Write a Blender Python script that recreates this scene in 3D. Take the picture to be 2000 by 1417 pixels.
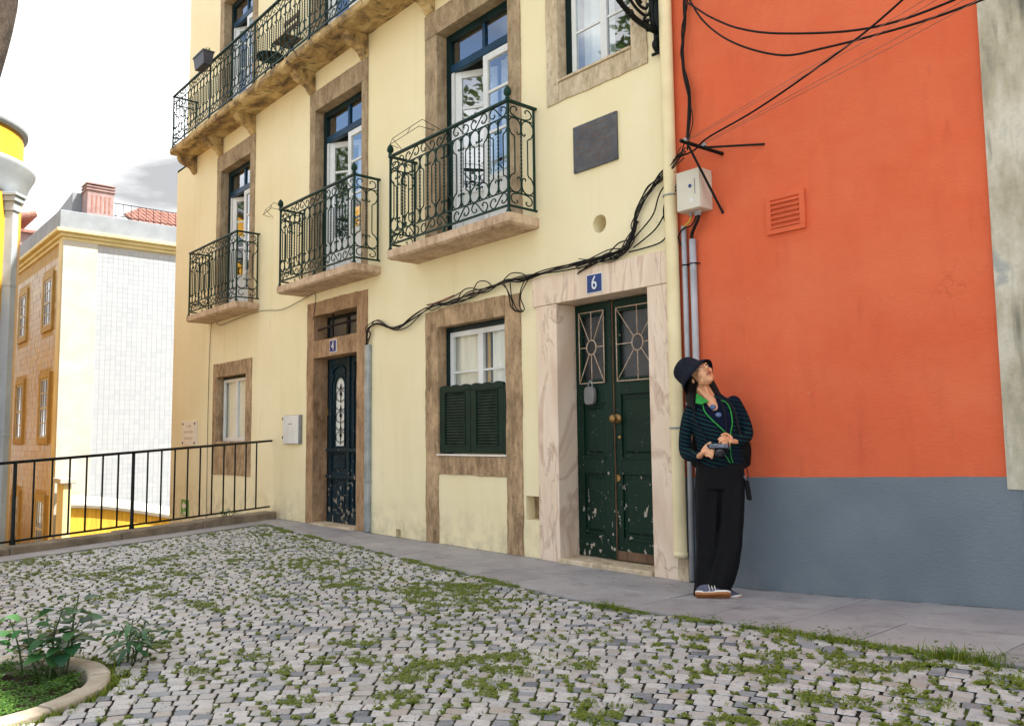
import bpy, bmesh, math, random
from mathutils import Vector, Matrix, noise
from math import sin, cos, pi, radians, atan2, sqrt

# ------------------------------------------------------------------ clear, camera, sky, sun, exposure
for o in list(bpy.data.objects): bpy.data.objects.remove(o)
S = bpy.context.scene
COL = S.collection
RND = random.Random(11)

def set_camera():
    t, r, y = 0.08854, -0.011477, 0.714525
    h = Vector((-cos(y), sin(y), 0)); R = Vector((sin(y), cos(y), 0)); U = Vector((0, 0, 1))
    F = h*cos(t) + U*sin(t); Up = -h*sin(t) + U*cos(t)
    R2 = R*cos(r) + Up*sin(r); U2 = -R*sin(r) + Up*cos(r)
    cd = bpy.data.cameras.new('camera'); cam = bpy.data.objects.new('camera', cd); COL.objects.link(cam)
    m = Matrix((R2, U2, -F)).transposed().to_4x4(); m.translation = Vector((5.601, -5.201, 1.12))
    cam.matrix_world = m
    cd.sensor_width = 36; cd.lens = 1610.8/2000*36; cd.clip_start = .05; cd.clip_end = 3000
    S.camera = cam
set_camera()
SUN_EL, SUN_AZ = radians(55), radians(35)      # azimuth measured from +X towards +Y (behind the facade)
def set_world():
    w = bpy.data.worlds.new('World'); S.world = w; w.use_nodes = True
    nt = w.node_tree; N = nt.nodes; L = nt.links; N.clear()
    out = N.new('ShaderNodeOutputWorld'); bg = N.new('ShaderNodeBackground'); bg.inputs[1].default_value = .12
    sky = N.new('ShaderNodeTexSky'); sky.sky_type = 'NISHITA'; sky.sun_disc = False
    sky.sun_elevation = SUN_EL; sky.sun_rotation = pi/2 - SUN_AZ
    sky.air_density = 1.0; sky.dust_density = 1.5; sky.ozone_density = 1.5
    tc = N.new('ShaderNodeTexCoord'); mp = N.new('ShaderNodeMapping'); mp.inputs['Scale'].default_value = (1, 1, 2.2); mp.inputs['Location'].default_value = (8.37, 2.94, 2.19)
    n1 = N.new('ShaderNodeTexNoise'); n1.inputs['Scale'].default_value = 2.3; n1.inputs['Detail'].default_value = 7; n1.inputs['Roughness'].default_value = .55
    cov = N.new('ShaderNodeValToRGB'); cov.color_ramp.elements[0].position = .40; cov.color_ramp.elements[1].position = .50
    n2 = N.new('ShaderNodeTexNoise'); n2.inputs['Scale'].default_value = 3.1; n2.inputs['Detail'].default_value = 6; n2.inputs['Distortion'].default_value = .3
    cc = N.new('ShaderNodeValToRGB'); e = cc.color_ramp.elements
    e[0].position = .39; e[0].color = (.21, .214, .22, 1); e[1].position = .62; e[1].color = (1, 1, .99, 1)
    mul = N.new('ShaderNodeVectorMath'); mul.operation = 'SCALE'; mul.inputs['Scale'].default_value = 8.6
    mix = N.new('ShaderNodeMixRGB')
    L.new(tc.outputs['Generated'], mp.inputs[0]); L.new(mp.outputs[0], n1.inputs['Vector']); L.new(mp.outputs[0], n2.inputs['Vector'])
    L.new(n1.outputs['Fac'], cov.inputs[0]); L.new(n2.outputs['Fac'], cc.inputs[0]); L.new(cc.outputs[0], mul.inputs[0])
    L.new(cov.outputs[0], mix.inputs[0]); L.new(sky.outputs[0], mix.inputs[1]); L.new(mul.outputs[0], mix.inputs[2])
    L.new(mix.outputs[0], bg.inputs[0]); L.new(bg.outputs[0], out.inputs[0])
set_world()
sl = bpy.data.lights.new('sun', 'SUN'); sl.energy = 4.2; sl.angle = radians(.5); sl.color = (1, .95, .86)
sun = bpy.data.objects.new('sun', sl); COL.objects.link(sun)
SDIR = Vector((cos(SUN_EL)*cos(SUN_AZ), cos(SUN_EL)*sin(SUN_AZ), sin(SUN_EL)))
sun.rotation_euler = SDIR.to_track_quat('Z', 'Y').to_euler(); sun.location = (20, 14, 40)
S.view_settings.view_transform = 'Standard'; S.view_settings.look = 'None'; S.view_settings.gamma = 1
S.view_settings.exposure = 1.53
S.render.engine = 'CYCLES'

# ------------------------------------------------------------------ materials
MATS = {}
def srgb(r, g, b):
    f = lambda c: c/12.92 if c <= .04045 else ((c+.055)/1.055)**2.4
    return (f(r/255), f(g/255), f(b/255), 1)
class NT:
    def __init__(s, name):
        s.m = bpy.data.materials.new(name); s.m.use_nodes = True; MATS[name] = s.m
        s.t = s.m.node_tree; s.N = s.t.nodes; s.L = s.t.links
        s.b = s.N['Principled BSDF']; s.out = s.N['Material Output']
        s.geo = s.N.new('ShaderNodeNewGeometry')
    def link(s, a, b): s.L.new(a, b)
    def vec(s, scale=(1, 1, 1), src=None, rot=(0, 0, 0)):
        mp = s.N.new('ShaderNodeMapping'); mp.inputs['Scale'].default_value = scale; mp.inputs['Rotation'].default_value = rot
        s.link(src or s.geo.outputs['Position'], mp.inputs[0]); return mp.outputs[0]
    def noise(s, scale, vec=None, detail=6, rough=.55, dist=0):
        n = s.N.new('ShaderNodeTexNoise'); n.inputs['Scale'].default_value = scale; n.inputs['Detail'].default_value = detail
        n.inputs['Roughness'].default_value = rough; n.inputs['Distortion'].default_value = dist
        s.link(vec or s.geo.outputs['Position'], n.inputs['Vector']); return n.outputs['Fac']
    def ramp(s, fac, stops, interp='LINEAR'):
        r = s.N.new('ShaderNodeValToRGB'); cr = r.color_ramp; cr.interpolation = interp
        while len(cr.elements) < len(stops): cr.elements.new(.5)
        for e, (p, c) in zip(cr.elements, stops):
            e.position = p; e.color = c if isinstance(c, tuple) else (c, c, c, 1)
        s.link(fac, r.inputs[0]); return r.outputs[0]
    def mix(s, fac, a, b, mode='MIX'):
        m = s.N.new('ShaderNodeMixRGB'); m.blend_type = mode
        for i, v in ((0, fac), (1, a), (2, b)):
            if isinstance(v, (int, float)): m.inputs[i].default_value = v if i == 0 else (v, v, v, 1)
            elif isinstance(v, tuple): m.inputs[i].default_value = v
            else: s.link(v, m.inputs[i])
        return m.outputs[0]
    def math(s, op, a, b=0.0):
        m = s.N.new('ShaderNodeMath'); m.operation = op
        for i, v in ((0, a), (1, b)):
            if isinstance(v, (int, float)): m.inputs[i].default_value = v
            else: s.link(v, m.inputs[i])
        return m.outputs[0]
    def sep(s, v=None):
        n = s.N.new('ShaderNodeSeparateXYZ'); s.link(v or s.geo.outputs['Position'], n.inputs[0]); return n.outputs
    def bump(s, h, strength=.3, dist=.01):
        b = s.N.new('ShaderNodeBump'); b.inputs['Strength'].default_value = strength; b.inputs['Distance'].default_value = dist
        s.link(h, b.inputs['Height']); s.link(b.outputs[0], s.b.inputs['Normal'])
    def col(s, c):
        if isinstance(c, tuple): s.b.inputs['Base Color'].default_value = c
        else: s.link(c, s.b.inputs['Base Color'])
    def rough(s, v):
        if isinstance(v, (int, float)): s.b.inputs['Roughness'].default_value = v
        else: s.link(v, s.b.inputs['Roughness'])
    def isl(s): return s.geo.outputs['Random Per Island']
    def orand(s):
        n = s.N.new('ShaderNodeObjectInfo'); return n.outputs['Random']
def simple(name, c1, c2=None, scale=6, rough=.7, bump=.15, bscale=80, metal=0, stretch=(1, 1, 1), spec=.5, bdist=.004):
    n = NT(name)
    if c2 is None: c2 = tuple(x*.8 for x in c1[:3]) + (1,)
    v = n.vec(stretch)
    n.col(n.ramp(n.noise(scale, v), [(.32, c2), (.68, c1)]))
    n.rough(rough); n.b.inputs['Metallic'].default_value = metal; n.b.inputs['Specular IOR Level'].default_value = spec
    if bump: n.bump(n.noise(bscale, v), bump, bdist)
    return n.m
def build_materials():
    # stuccos
    n = NT('yellow_stucco')
    base = n.ramp(n.noise(.9, detail=4), [(.3, srgb(231, 217, 174)), (.7, srgb(239, 227, 190))])
    st = n.noise(1.4, n.vec((3, 3, .35)), detail=8)
    base = n.mix(n.ramp(st, [(.55, 0.), (.75, .3)]), base, srgb(212, 199, 152))
    z = n.sep()[2]
    low = n.math('MULTIPLY', n.ramp(z, [(0., 1.), (.5, 0.)]), n.ramp(n.noise(5, detail=9, rough=.65), [(.42, 0.), (.66, .6)]))
    base = n.mix(low, base, srgb(172, 160, 132))
    base = n.mix(n.ramp(n.noise(2.4, n.vec((5, 5, .22)), detail=9, rough=.62), [(.60, 0.), (.76, .14)]), base, srgb(196, 178, 134))
    sp = n.ramp(n.noise(34, detail=2), [(.74, 0.), (.77, .5)])
    base = n.mix(sp, base, srgb(178, 158, 116))
    vo = n.N.new('ShaderNodeTexVoronoi'); vo.feature = 'DISTANCE_TO_EDGE'; vo.inputs['Scale'].default_value = .55
    dv = n.N.new('ShaderNodeVectorMath'); dv.operation = 'ADD'; n.link(n.geo.outputs['Position'], dv.inputs[0])
    dn = n.N.new('ShaderNodeTexNoise'); dn.inputs['Scale'].default_value = 3.; dn.inputs['Detail'].default_value = 6; n.link(n.geo.outputs['Position'], dn.inputs['Vector'])
    n.link(dn.outputs['Color'], dv.inputs[1]); n.link(dv.outputs[0], vo.inputs['Vector'])
    ck = n.math('MULTIPLY', n.ramp(vo.outputs['Distance'], [(0., 1.), (.0045, 0.)]), n.ramp(n.noise(.9, detail=3), [(.58, 0.), (.64, .28)]))
    base = n.mix(ck, base, srgb(150, 136, 104))
    n.col(base); n.rough(.85); n.b.inputs['Specular IOR Level'].default_value = .25
    h = n.mix(.35, n.noise(110, detail=3), n.noise(7, detail=5)); n.bump(h, .35, .006)
    n = NT('orange_stucco')
    base = n.ramp(n.noise(1.3, n.vec((1, 1, .8)), detail=7), [(.25, srgb(206, 92, 56)), (.75, srgb(220, 104, 66))])
    base = n.mix(n.ramp(n.noise(3.5, n.vec((2.2, 1, .5)), detail=9), [(.5, 0.), (.8, .5)]), base, srgb(196, 86, 55))
    base = n.mix(n.ramp(n.noise(24, detail=3), [(.70, 0.), (.76, .6)]), base, srgb(214, 122, 88))
    base = n.mix(n.ramp(n.noise(.8, n.vec((1, 1, 1.6)), detail=8, rough=.65), [(.42, 0.), (.72, .55)]), base, srgb(222, 122, 84))
    base = n.mix(n.ramp(n.noise(9, n.vec((1, 1, .25)), detail=6), [(.62, 0.), (.75, .4)]), base, srgb(184, 78, 50))
    vo = n.N.new('ShaderNodeTexVoronoi'); vo.feature = 'DISTANCE_TO_EDGE'; vo.inputs['Scale'].default_value = .5
    dv = n.N.new('ShaderNodeVectorMath'); dv.operation = 'ADD'; n.link(n.geo.outputs['Position'], dv.inputs[0])
    dn = n.N.new('ShaderNodeTexNoise'); dn.inputs['Scale'].default_value = 3.; dn.inputs['Detail'].default_value = 6; n.link(n.geo.outputs['Position'], dn.inputs['Vector'])
    n.link(dn.outputs['Color'], dv.inputs[1]); n.link(dv.outputs[0], vo.inputs['Vector'])
    ck = n.math('MULTIPLY', n.ramp(vo.outputs['Distance'], [(0., 1.), (.0045, 0.)]), n.ramp(n.noise(.9, detail=3), [(.58, 0.), (.64, .28)]))
    base = n.mix(ck, base, srgb(150, 62, 40))
    n.col(base); n.rough(.8); n.b.inputs['Specular IOR Level'].default_value = .3
    h = n.mix(.5, n.noise(48, n.vec((.75, 1, 1.5)), detail=4, rough=.6), n.noise(140, detail=2)); n.bump(h, .55, .010)
    n = NT('slate_dado')
    base = n.ramp(n.noise(2.2, detail=8), [(.3, srgb(96, 108, 117)), (.7, srgb(110, 121, 129))])
    base = n.mix(n.math('MULTIPLY', n.ramp(n.sep()[2], [(.05, 1.), (.32, 0.)]), n.ramp(n.noise(6, detail=8), [(.4, 0.), (.7, .6)])), base, srgb(122, 127, 126))
    base = n.mix(n.ramp(n.noise(30, detail=3), [(.72, 0.), (.77, .6)]), base, srgb(140, 148, 152))
    n.col(base); n.rough(.7); h = n.mix(.5, n.noise(40, n.vec((.7, 1, 1.6)), detail=4), n.noise(130, detail=2)); n.bump(h, .5, .010)
    n = NT('old_grey_plaster')
    a = n.ramp(n.noise(2.2, n.vec((1.5, 1, .6)), detail=10, rough=.65), [(.3, srgb(112, 112, 104)), (.45, srgb(172, 164, 142)), (.6, srgb(204, 198, 182)), (.75, srgb(150, 150, 140))])
    a = n.mix(n.ramp(n.noise(5, n.vec((2.5, 1, .3)), detail=8), [(.55, 0.), (.72, .8)]), a, srgb(86, 86, 76))
    a = n.mix(n.ramp(n.noise(1.7, detail=5), [(.62, 0.), (.66, .7)]), a, srgb(140, 146, 146))
    n.col(a); n.rough(.9); n.bump(n.noise(25, detail=8), .6, .01)
    # stones
    def stone(name, cols, sc=3.2, stretch=(1, 1, .6), pores=.6, bump=.6):
        n = NT(name)
        a = n.ramp(n.noise(sc, n.vec(stretch), detail=10, rough=.62), list(zip((.28, .45, .58, .74), [srgb(*c) for c in cols])))
        a = n.mix(n.ramp(n.noise(55, detail=4), [(.62, 0.), (.7, pores)]), a, srgb(*[int(x*.45) for x in cols[0]]))
        a = n.mix(n.ramp(n.noise(38, detail=3), [(.66, 0.), (.72, pores*.9)]), a, srgb(*[min(255, int(x*1.22)) for x in cols[3]]))
        a = n.mix(n.ramp(n.noise(13, n.vec((1, 1, .35)), detail=9, rough=.7), [(.42, 0.), (.66, .5)]), a, srgb(*[min(255, int(x*1.14)) for x in cols[3]]))
        a = n.mix(n.ramp(n.noise(17, n.vec((1.6, 1, .8)), detail=9, rough=.7), [(.52, 0.), (.70, .55)]), a, srgb(*[int(x*.72) for x in cols[0]]))
        n.col(a); n.rough(.88); n.b.inputs['Specular IOR Level'].default_value = .2
        n.bump(n.mix(.5, n.noise(60, detail=6), n.noise(14, detail=5)), bump, .008)
    stone('brown_stone', [(100, 80, 58), (142, 118, 90), (162, 136, 106), (194, 166, 130)])
    stone('brown_stone_door', [(104, 80, 56), (140, 110, 82), (158, 128, 96), (180, 150, 116)], sc=2.2, pores=.35)
    stone('pale_stone', [(150, 130, 102), (178, 160, 130), (192, 174, 146), (206, 192, 168)], pores=.35, bump=.4)
    stone('warm_stone', [(112, 95, 72), (142, 123, 97), (160, 141, 113), (182, 164, 136)], pores=.3, bump=.4)
    stone('slab_stone', [(146, 118, 92), (178, 150, 122), (194, 168, 142), (206, 186, 160)], sc=4, stretch=(1, 1, 1), pores=.35, bump=.4)
    n = NT('weathered_slab')     # long upper balcony, black mould and ochre plaster underneath
    a = n.ramp(n.noise(2.6, n.vec((.8, 1.6, 1)), detail=10, rough=.65, dist=.6), [(.3, srgb(72, 58, 40)), (.42, srgb(126, 104, 72)), (.52, srgb(176, 148, 98)), (.64, srgb(204, 182, 132)), (.75, srgb(160, 146, 116))])
    a = n.mix(n.ramp(n.noise(9, detail=8), [(.55, 0.), (.68, .75)]), a, srgb(58, 50, 38))
    n.col(a); n.rough(.95); n.bump(n.noise(24, detail=8), .7, .012)
    n = NT('pink_marble')
    wv = n.noise(1.5, n.vec((2.2, 1.2, .6), rot=(0, .75, 0)), detail=5, rough=.5, dist=.7)
    a = n.ramp(wv, [(.3, srgb(216, 190, 164)), (.46, srgb(228, 206, 182)), (.495, srgb(204, 176, 154)), (.52, srgb(230, 210, 188)), (.7, srgb(212, 186, 162))])
    b2 = n.noise(2.6, n.vec((1.6, 1, .35), rot=(0, .8, 0)), detail=5, dist=.5)
    a = n.mix(n.ramp(b2, [(.485, 0.), (.5, .5), (.515, 0.)]), a, srgb(150, 122, 102))
    n.col(a); n.rough(.45); n.bump(n.noise(40, detail=4), .08, .003)
    # pavement
    n = NT('flagstone')
    a = n.ramp(n.noise(2.4, detail=9, rough=.6), [(.3, srgb(130, 127, 130)), (.5, srgb(150, 147, 149)), (.7, srgb(166, 162, 161))])
    a = n.mix(n.ramp(n.noise(9, n.vec((1, 2, 1)), detail=6), [(.6, 0.), (.72, .5)]), a, srgb(116, 108, 106))
    a = n.mix(.28, a, n.ramp(n.orand(), [(0., srgb(128, 124, 126)), (1., srgb(170, 166, 162))]))
    a = n.mix(n.ramp(n.noise(3.3, n.vec((1, 1.6, 1)), detail=10, rough=.7), [(.52, 0.), (.68, .6)]), a, srgb(104, 98, 96))
    a = n.mix(n.ramp(n.noise(34, detail=4), [(.66, 0.), (.70, .75)]), a, srgb(62, 58, 54))
    a = n.mix(n.math('MULTIPLY', n.ramp(n.math('ADD', n.sep()[1], .06), [(.0, 0.), (.05, .9)]), n.ramp(n.noise(8, detail=6), [(.40, 0.), (.55, 1.)])), a, srgb(54, 50, 40))
    n.col(a); n.rough(.6); n.bump(n.mix(.5, n.noise(20, detail=6), n.noise(90, detail=3)), .35, .007)
    def cobble(name, rndsrc):
        n = NT(name); r = n.isl() if rndsrc == 'isl' else n.orand()
        c = n.ramp(r, [(0, srgb(176, 174, 172)), (.16, srgb(190, 188, 186)), (.32, srgb(164, 161, 158)), (.46, srgb(192, 189, 186)), (.58, srgb(180, 176, 171)), (.66, srgb(168, 160, 152)), (.70, srgb(174, 173, 173)), (.87, srgb(122, 128, 135)), (.93, srgb(140, 145, 151)), (.98, srgb(100, 107, 116))], 'CONSTANT')
        c = n.mix(n.ramp(n.noise(22, detail=8, rough=.65), [(.5, 0.), (.7, .5)]), c, srgb(150, 140, 130))
        c = n.mix(n.ramp(n.noise(62, detail=5, rough=.6), [(.60, 0.), (.66, .8)]), c, srgb(58, 54, 52))
        c = n.mix(n.ramp(n.noise(6, detail=5), [(.5, 0.), (.75, .25)]), c, srgb(150, 144, 124))
        n.col(c); n.rough(.5); n.bump(n.mix(.4, n.noise(70, detail=6), n.noise(18, detail=3)), .45, .006)
    cobble('cobble_single', 'obj'); cobble('cobble_mass', 'isl')
    n = NT('joint_soil')            # packed earth with moss growing over it in patches
    a = n.ramp(n.noise(30, detail=4), [(.3, srgb(22, 20, 15)), (.7, srgb(46, 42, 30))])
    a = n.mix(n.ramp(n.noise(1.1, detail=6, rough=.65), [(.44, 0.), (.60, .85)]), a, n.ramp(n.noise(40, detail=3), [(.3, srgb(54, 66, 20)), (.7, srgb(104, 116, 40))]))
    n.col(a); n.rough(.95); n.bump(n.noise(60, detail=5), .8, .01)
    simple('plaza_sand', srgb(205, 196, 178), srgb(180, 170, 150), 3, .9, .4, 40)
    simple('lower_street', srgb(150, 144, 132), srgb(124, 116, 104), 2, .9, .4, 30)
    simple('kerb_stone', srgb(150, 136, 116), srgb(112, 100, 84), 5, .9, .6, 40, bdist=.008)
    simple('planter_stone', srgb(196, 186, 168), srgb(158, 146, 126), 5, .9, .6, 45, bdist=.008)
    simple('soil', srgb(86, 66, 46), srgb(48, 38, 28), 14, .95, .9, 50, bdist=.015)
    # metals and paints
    simple('green_iron', srgb(17, 56, 46), srgb(10, 36, 31), 14, .42, .2, 120, spec=.18)
    simple('dark_iron', srgb(17, 26, 25), srgb(10, 15, 15), 14, .45, .2, 120, spec=.18)
    simple('railing_iron', srgb(24, 32, 30), srgb(14, 18, 18), 12, .5, .2, 100, spec=.18)
    simple('rust_iron', srgb(40, 32, 28), srgb(24, 20, 18), 20, .7, .4, 80, spec=.18)
    simple('green_frame', srgb(12, 40, 40), srgb(8, 28, 30), 4, .38, .1, 60, spec=.18)
    simple('blue_green_frame', srgb(12, 58, 84), srgb(8, 42, 64), 4, .3, .1, 60, spec=.18)
    simple('white_paint', srgb(226, 228, 226), srgb(206, 208, 206), 3, .35, .06, 60)
    simple('aged_cream_metal', srgb(214, 196, 176), srgb(176, 140, 104), 26, .6, .2, 80)
    simple('shutter_green', srgb(13, 46, 36), srgb(9, 35, 28), 7, .5, .25, 70, spec=.18)
    simple('louvre_green', srgb(50, 60, 48), srgb(28, 44, 35), 9, .6, .25, 70, spec=.18)
    simple('pvc_grey', srgb(176, 178, 182), srgb(150, 152, 156), 6, .5, .08, 60)
    simple('galvanised', srgb(166, 174, 176), srgb(128, 138, 142), 7, .45, .12, 60, metal=.25)
    simple('cream_pipe', srgb(234, 219, 176), srgb(220, 204, 160), 4, .6, .15, 50)
    simple('box_plastic', srgb(208, 202, 186), srgb(194, 186, 168), 3, .5, .05, 40)
    simple('cable_black', srgb(28, 26, 24), srgb(20, 18, 18), 20, .6, .1, 90, spec=.18)
    simple('cable_grey', srgb(92, 84, 72), srgb(62, 56, 48), 20, .7, .1, 90, spec=.18)
    simple('cable_red', srgb(150, 50, 36), None, 20, .6, 0)
    simple('cable_yellow', srgb(196, 180, 60), None, 20, .6, 0)
    simple('blue_enamel', srgb(22, 54, 120), srgb(16, 40, 96), 9, .2, .03, 40)
    simple('white_enamel', srgb(228, 230, 232), srgb(206, 210, 214), 6, .25, .03, 40)
    simple('bronze_plaque', srgb(92, 92, 94), srgb(68, 68, 72), 9, .5, .6, 70, metal=.2)
    simple('rust_letter', srgb(128, 98, 76), srgb(96, 84, 78), 20, .7, .2, 60)
    simple('brass', srgb(168, 132, 80), srgb(120, 92, 54), 20, .4, .1, 80, metal=.7)
    simple('keysafe_grey', srgb(132, 130, 128), srgb(112, 110, 108), 8, .5, .1, 60)
    simple('flower_box_grey', srgb(66, 68, 76), srgb(52, 54, 62), 8, .5, .1, 60)
    simple('black_plastic', srgb(24, 24, 26), srgb(16, 16, 18), 10, .45, .08, 90)
    simple('exit_green', srgb(30, 150, 60), srgb(24, 130, 50), 5, .4, 0)
    simple('white_plate', srgb(232, 226, 216), srgb(220, 212, 198), 4, .4, .05, 50)
    simple('faint_letter', srgb(196, 184, 172), None, 8, .6, 0)
    simple('timber_weather', srgb(120, 92, 66), srgb(82, 62, 46), 8, .8, .4, 50, stretch=(6, 1, 1))
    simple('curtain_white', srgb(236, 234, 224), srgb(222, 218, 204), 4, .9, .3, 30, stretch=(6, 1, .3))
    simple('curtain_gold', srgb(186, 148, 62), srgb(160, 122, 44), 5, .9, .2, 30)
    simple('room_dark', srgb(92, 88, 82), srgb(64, 60, 56), 1.5, .9, 0)
    simple('terracotta', srgb(160, 114, 100), srgb(122, 80, 68), 7, .85, .4, 40)
    simple('chimney_plaster', srgb(158, 134, 132), srgb(138, 114, 112), 4, .9, .4, 30)
    simple('far_white', srgb(180, 178, 170), srgb(166, 163, 152), 2, .85, .2, 30)
    simple('far_cornice', srgb(206, 194, 150), srgb(190, 176, 128), 2, .85, .2, 30)
    simple('far_grey', srgb(140, 146, 152), srgb(122, 128, 134), 2, .8, .2, 30)
    simple('tower_yellow', srgb(196, 146, 24), srgb(180, 130, 16), 2, .6, .15, 30)
    simple('tower_white', srgb(170, 178, 184), srgb(150, 158, 166), 3, .55, .15, 30)
    simple('ochre_bed', srgb(168, 140, 78), srgb(150, 122, 62), 3, .7, .2, 30)
    simple('garden_yellow', srgb(220, 176, 60), srgb(186, 140, 40), 4, .85, .3, 30, stretch=(3, 3, .5))
    n = NT('ochre_tile'); n.col(n.ramp(n.isl(), [(0, srgb(152, 122, 60)), (.5, srgb(162, 132, 68)), (1, srgb(144, 114, 54))])); n.rough(.3); n.b.inputs['Specular IOR Level'].default_value = .35; n.bump(n.noise(8, detail=4), .12, .01)
    n = NT('white_tile'); n.col(n.ramp(n.isl(), [(0, srgb(156, 161, 168)), (.5, srgb(160, 165, 171)), (1, srgb(152, 158, 166))])); n.rough(.22)
    def chipped(name, c1, c2, chip, thr, zspan):
        n = NT(name)
        a = n.ramp(n.noise(3, n.vec((1, 1, .5)), detail=7), [(.3, c1), (.7, c2)])
        z = n.sep()[2]
        wear = n.ramp(z, [(0., 1.), (zspan, 0.)])
        v = n.noise(15, n.vec((1.3, 1, .8)), detail=5, rough=.5)
        t = n.math('ADD', v, n.math('MULTIPLY', wear, .13))
        m = n.ramp(t, [(thr, 0.), (thr+.012, 1.)])
        a = n.mix(m, a, n.ramp(n.noise(30), [(.4, chip), (.6, tuple(x*.72 for x in chip[:3]) + (1,))]))
        a = n.mix(n.ramp(n.noise(60, detail=2), [(.71, 0.), (.74, .8)]), a, srgb(176, 168, 150))
        n.col(a); n.rough(.5); n.b.inputs['Specular IOR Level'].default_value = .22
        n.bump(n.mix(.5, n.math('SUBTRACT', 1., m), n.noise(60, detail=3)), .3, .004)
    chipped('door_green', srgb(6, 34, 24), srgb(11, 44, 32), srgb(176, 166, 150), .715, 1.0)
    chipped('door_teal', srgb(14, 34, 42), srgb(20, 46, 56), srgb(150, 142, 126), .69, 1.0)
    # glass: a pane that mirrors the sky and lets the curtain show
    def glass(name, tint, rough=.02, see=.55, ior=1.9):
        n = NT(name); N = n.N
        tr = N.new('ShaderNodeBsdfTransparent'); tr.inputs[0].default_value = tint
        gl = N.new('ShaderNodeBsdfGlossy'); gl.inputs['Roughness'].default_value = rough; gl.inputs[0].default_value = (.95, .97, 1, 1)
        fr = N.new('ShaderNodeFresnel'); fr.inputs[0].default_value = ior
        f = n.math('MULTIPLY', n.math('ADD', fr.outputs[0], (1-see)*.4), n.math('SUBTRACT', 1., n.geo.outputs['Backfacing']))
        mx = N.new('ShaderNodeMixShader'); n.link(f, mx.inputs[0]); n.link(tr.outputs[0], mx.inputs[1]); n.link(gl.outputs[0], mx.inputs[2])
        bp = N.new('ShaderNodeBump'); bp.inputs['Strength'].default_value = .04; bp.inputs['Distance'].default_value = .02
        n.link(n.noise(2.5, detail=2), bp.inputs['Height']); n.link(bp.outputs[0], gl.inputs['Normal'])
        n.link(mx.outputs[0], n.out.inputs[0])
    glass('window_glass', (.85, .9, .92, 1)); glass('clear_glass', (.95, .96, .95, 1), see=1.0, ior=1.4); glass('dusty_glass', (.35, .36, .38, 1), rough=.5, see=.85, ior=1.4)
    # vegetation
    def leaf(name, cols, src='isl', rough=.5):
        n = NT(name); r = n.isl() if src == 'isl' else n.orand()
        n.col(n.ramp(r, [(i/(len(cols)-1), srgb(*c)) for i, c in enumerate(cols)])); n.rough(rough)
        n.b.inputs['Subsurface Weight'].default_value = 0
        tl = n.N.new('ShaderNodeBsdfTranslucent'); tl.inputs[0].default_value = srgb(*[min(255, int(x*1.15)) for x in cols[-1]])
        mx = n.N.new('ShaderNodeMixShader'); mx.inputs[0].default_value = .25
        n.link(n.b.outputs[0], mx.inputs[1]); n.link(tl.outputs[0], mx.inputs[2]); n.link(mx.outputs[0], n.out.inputs[0])
    leaf('grass_blade', [(54, 84, 10), (84, 114, 14), (110, 132, 22), (142, 150, 40)])
    leaf('moss', [(82, 102, 22), (116, 128, 30), (76, 94, 22)])
    leaf('weed_leaf', [(48, 86, 34), (66, 106, 44), (88, 124, 52)])
    leaf('broad_leaf', [(30, 70, 46), (42, 88, 52), (60, 104, 56), (74, 118, 66)], 'obj', .4)
    leaf('clover_leaf', [(46, 86, 26), (64, 104, 32), (84, 118, 40)])
    leaf('tree_leaf', [(38, 62, 26), (58, 84, 34), (80, 104, 44)])
    simple('weed_stem', srgb(70, 92, 48), srgb(58, 66, 40), 20, .6, .1, 80)
    simple('bark', srgb(78, 66, 56), srgb(38, 32, 28), 7, .95, 1., 22, stretch=(1, 1, .35), bdist=.03)
    # person
    n = NT('skin'); n.col(n.ramp(n.noise(9), [(.3, srgb(212, 152, 112)), (.7, srgb(224, 168, 128))])); n.rough(.48); n.b.inputs['Subsurface Weight'].default_value = .08; n.b.inputs['Subsurface Radius'].default_value = (.01, .004, .002)
    simple('hat_cloth', srgb(24, 28, 42), srgb(16, 20, 30), 30, .85, .3, 400, bdist=.002, spec=.18)
    simple('hair_dark', srgb(26, 20, 18), srgb(14, 11, 10), 60, .5, .5, 150, stretch=(4, 4, .4), spec=.18)
    simple('trouser_cloth', srgb(12, 12, 16), srgb(6, 6, 9), 9, .85, .2, 300, bdist=.002, spec=.25)
    simple('shirt_navy', srgb(12, 20, 46), srgb(8, 13, 34), 30, .9, .3, 300, bdist=.002, spec=.18)
    simple('piping_green', srgb(38, 158, 58), srgb(28, 130, 46), 30, .7, .1, 200)
    n = NT('jacket_cloth')          # navy knit with fine green hoops
    o = n.N.new('ShaderNodeTexCoord').outputs['Object']
    w = n.N.new('ShaderNodeTexNoise'); w.inputs['Scale'].default_value = 4; n.link(o, w.inputs['Vector'])
    x, y, z = n.sep(o)[0:3]
    ph = n.math('ADD', n.math('MULTIPLY', z, 36.), n.math('ADD', n.math('MULTIPLY', n.math('ABSOLUTE', n.math('SUBTRACT', x, .02)), 12.), n.math('MULTIPLY', w.outputs['Fac'], 1.2)))
    fr = n.math('FRACT', ph)
    ln = n.math('MULTIPLY', n.ramp(fr, [(.0, 0.), (.04, 1.), (.09, 1.), (.13, 0.)]), n.ramp(w.outputs['Fac'], [(.34, .25), (.5, 1.)]))
    n.col(n.mix(ln, srgb(9, 17, 33), srgb(28, 100, 76))); n.rough(.9); n.b.inputs['Specular IOR Level'].default_value = .15; n.bump(n.noise(300), .2, .002)
    simple('eye_white', srgb(220, 214, 206), None, 10, .3, 0); simple('eye_dark', srgb(28, 18, 14), None, 10, .3, 0)
    simple('lip', srgb(168, 84, 76), srgb(150, 70, 64), 30, .45, 0)
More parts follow.
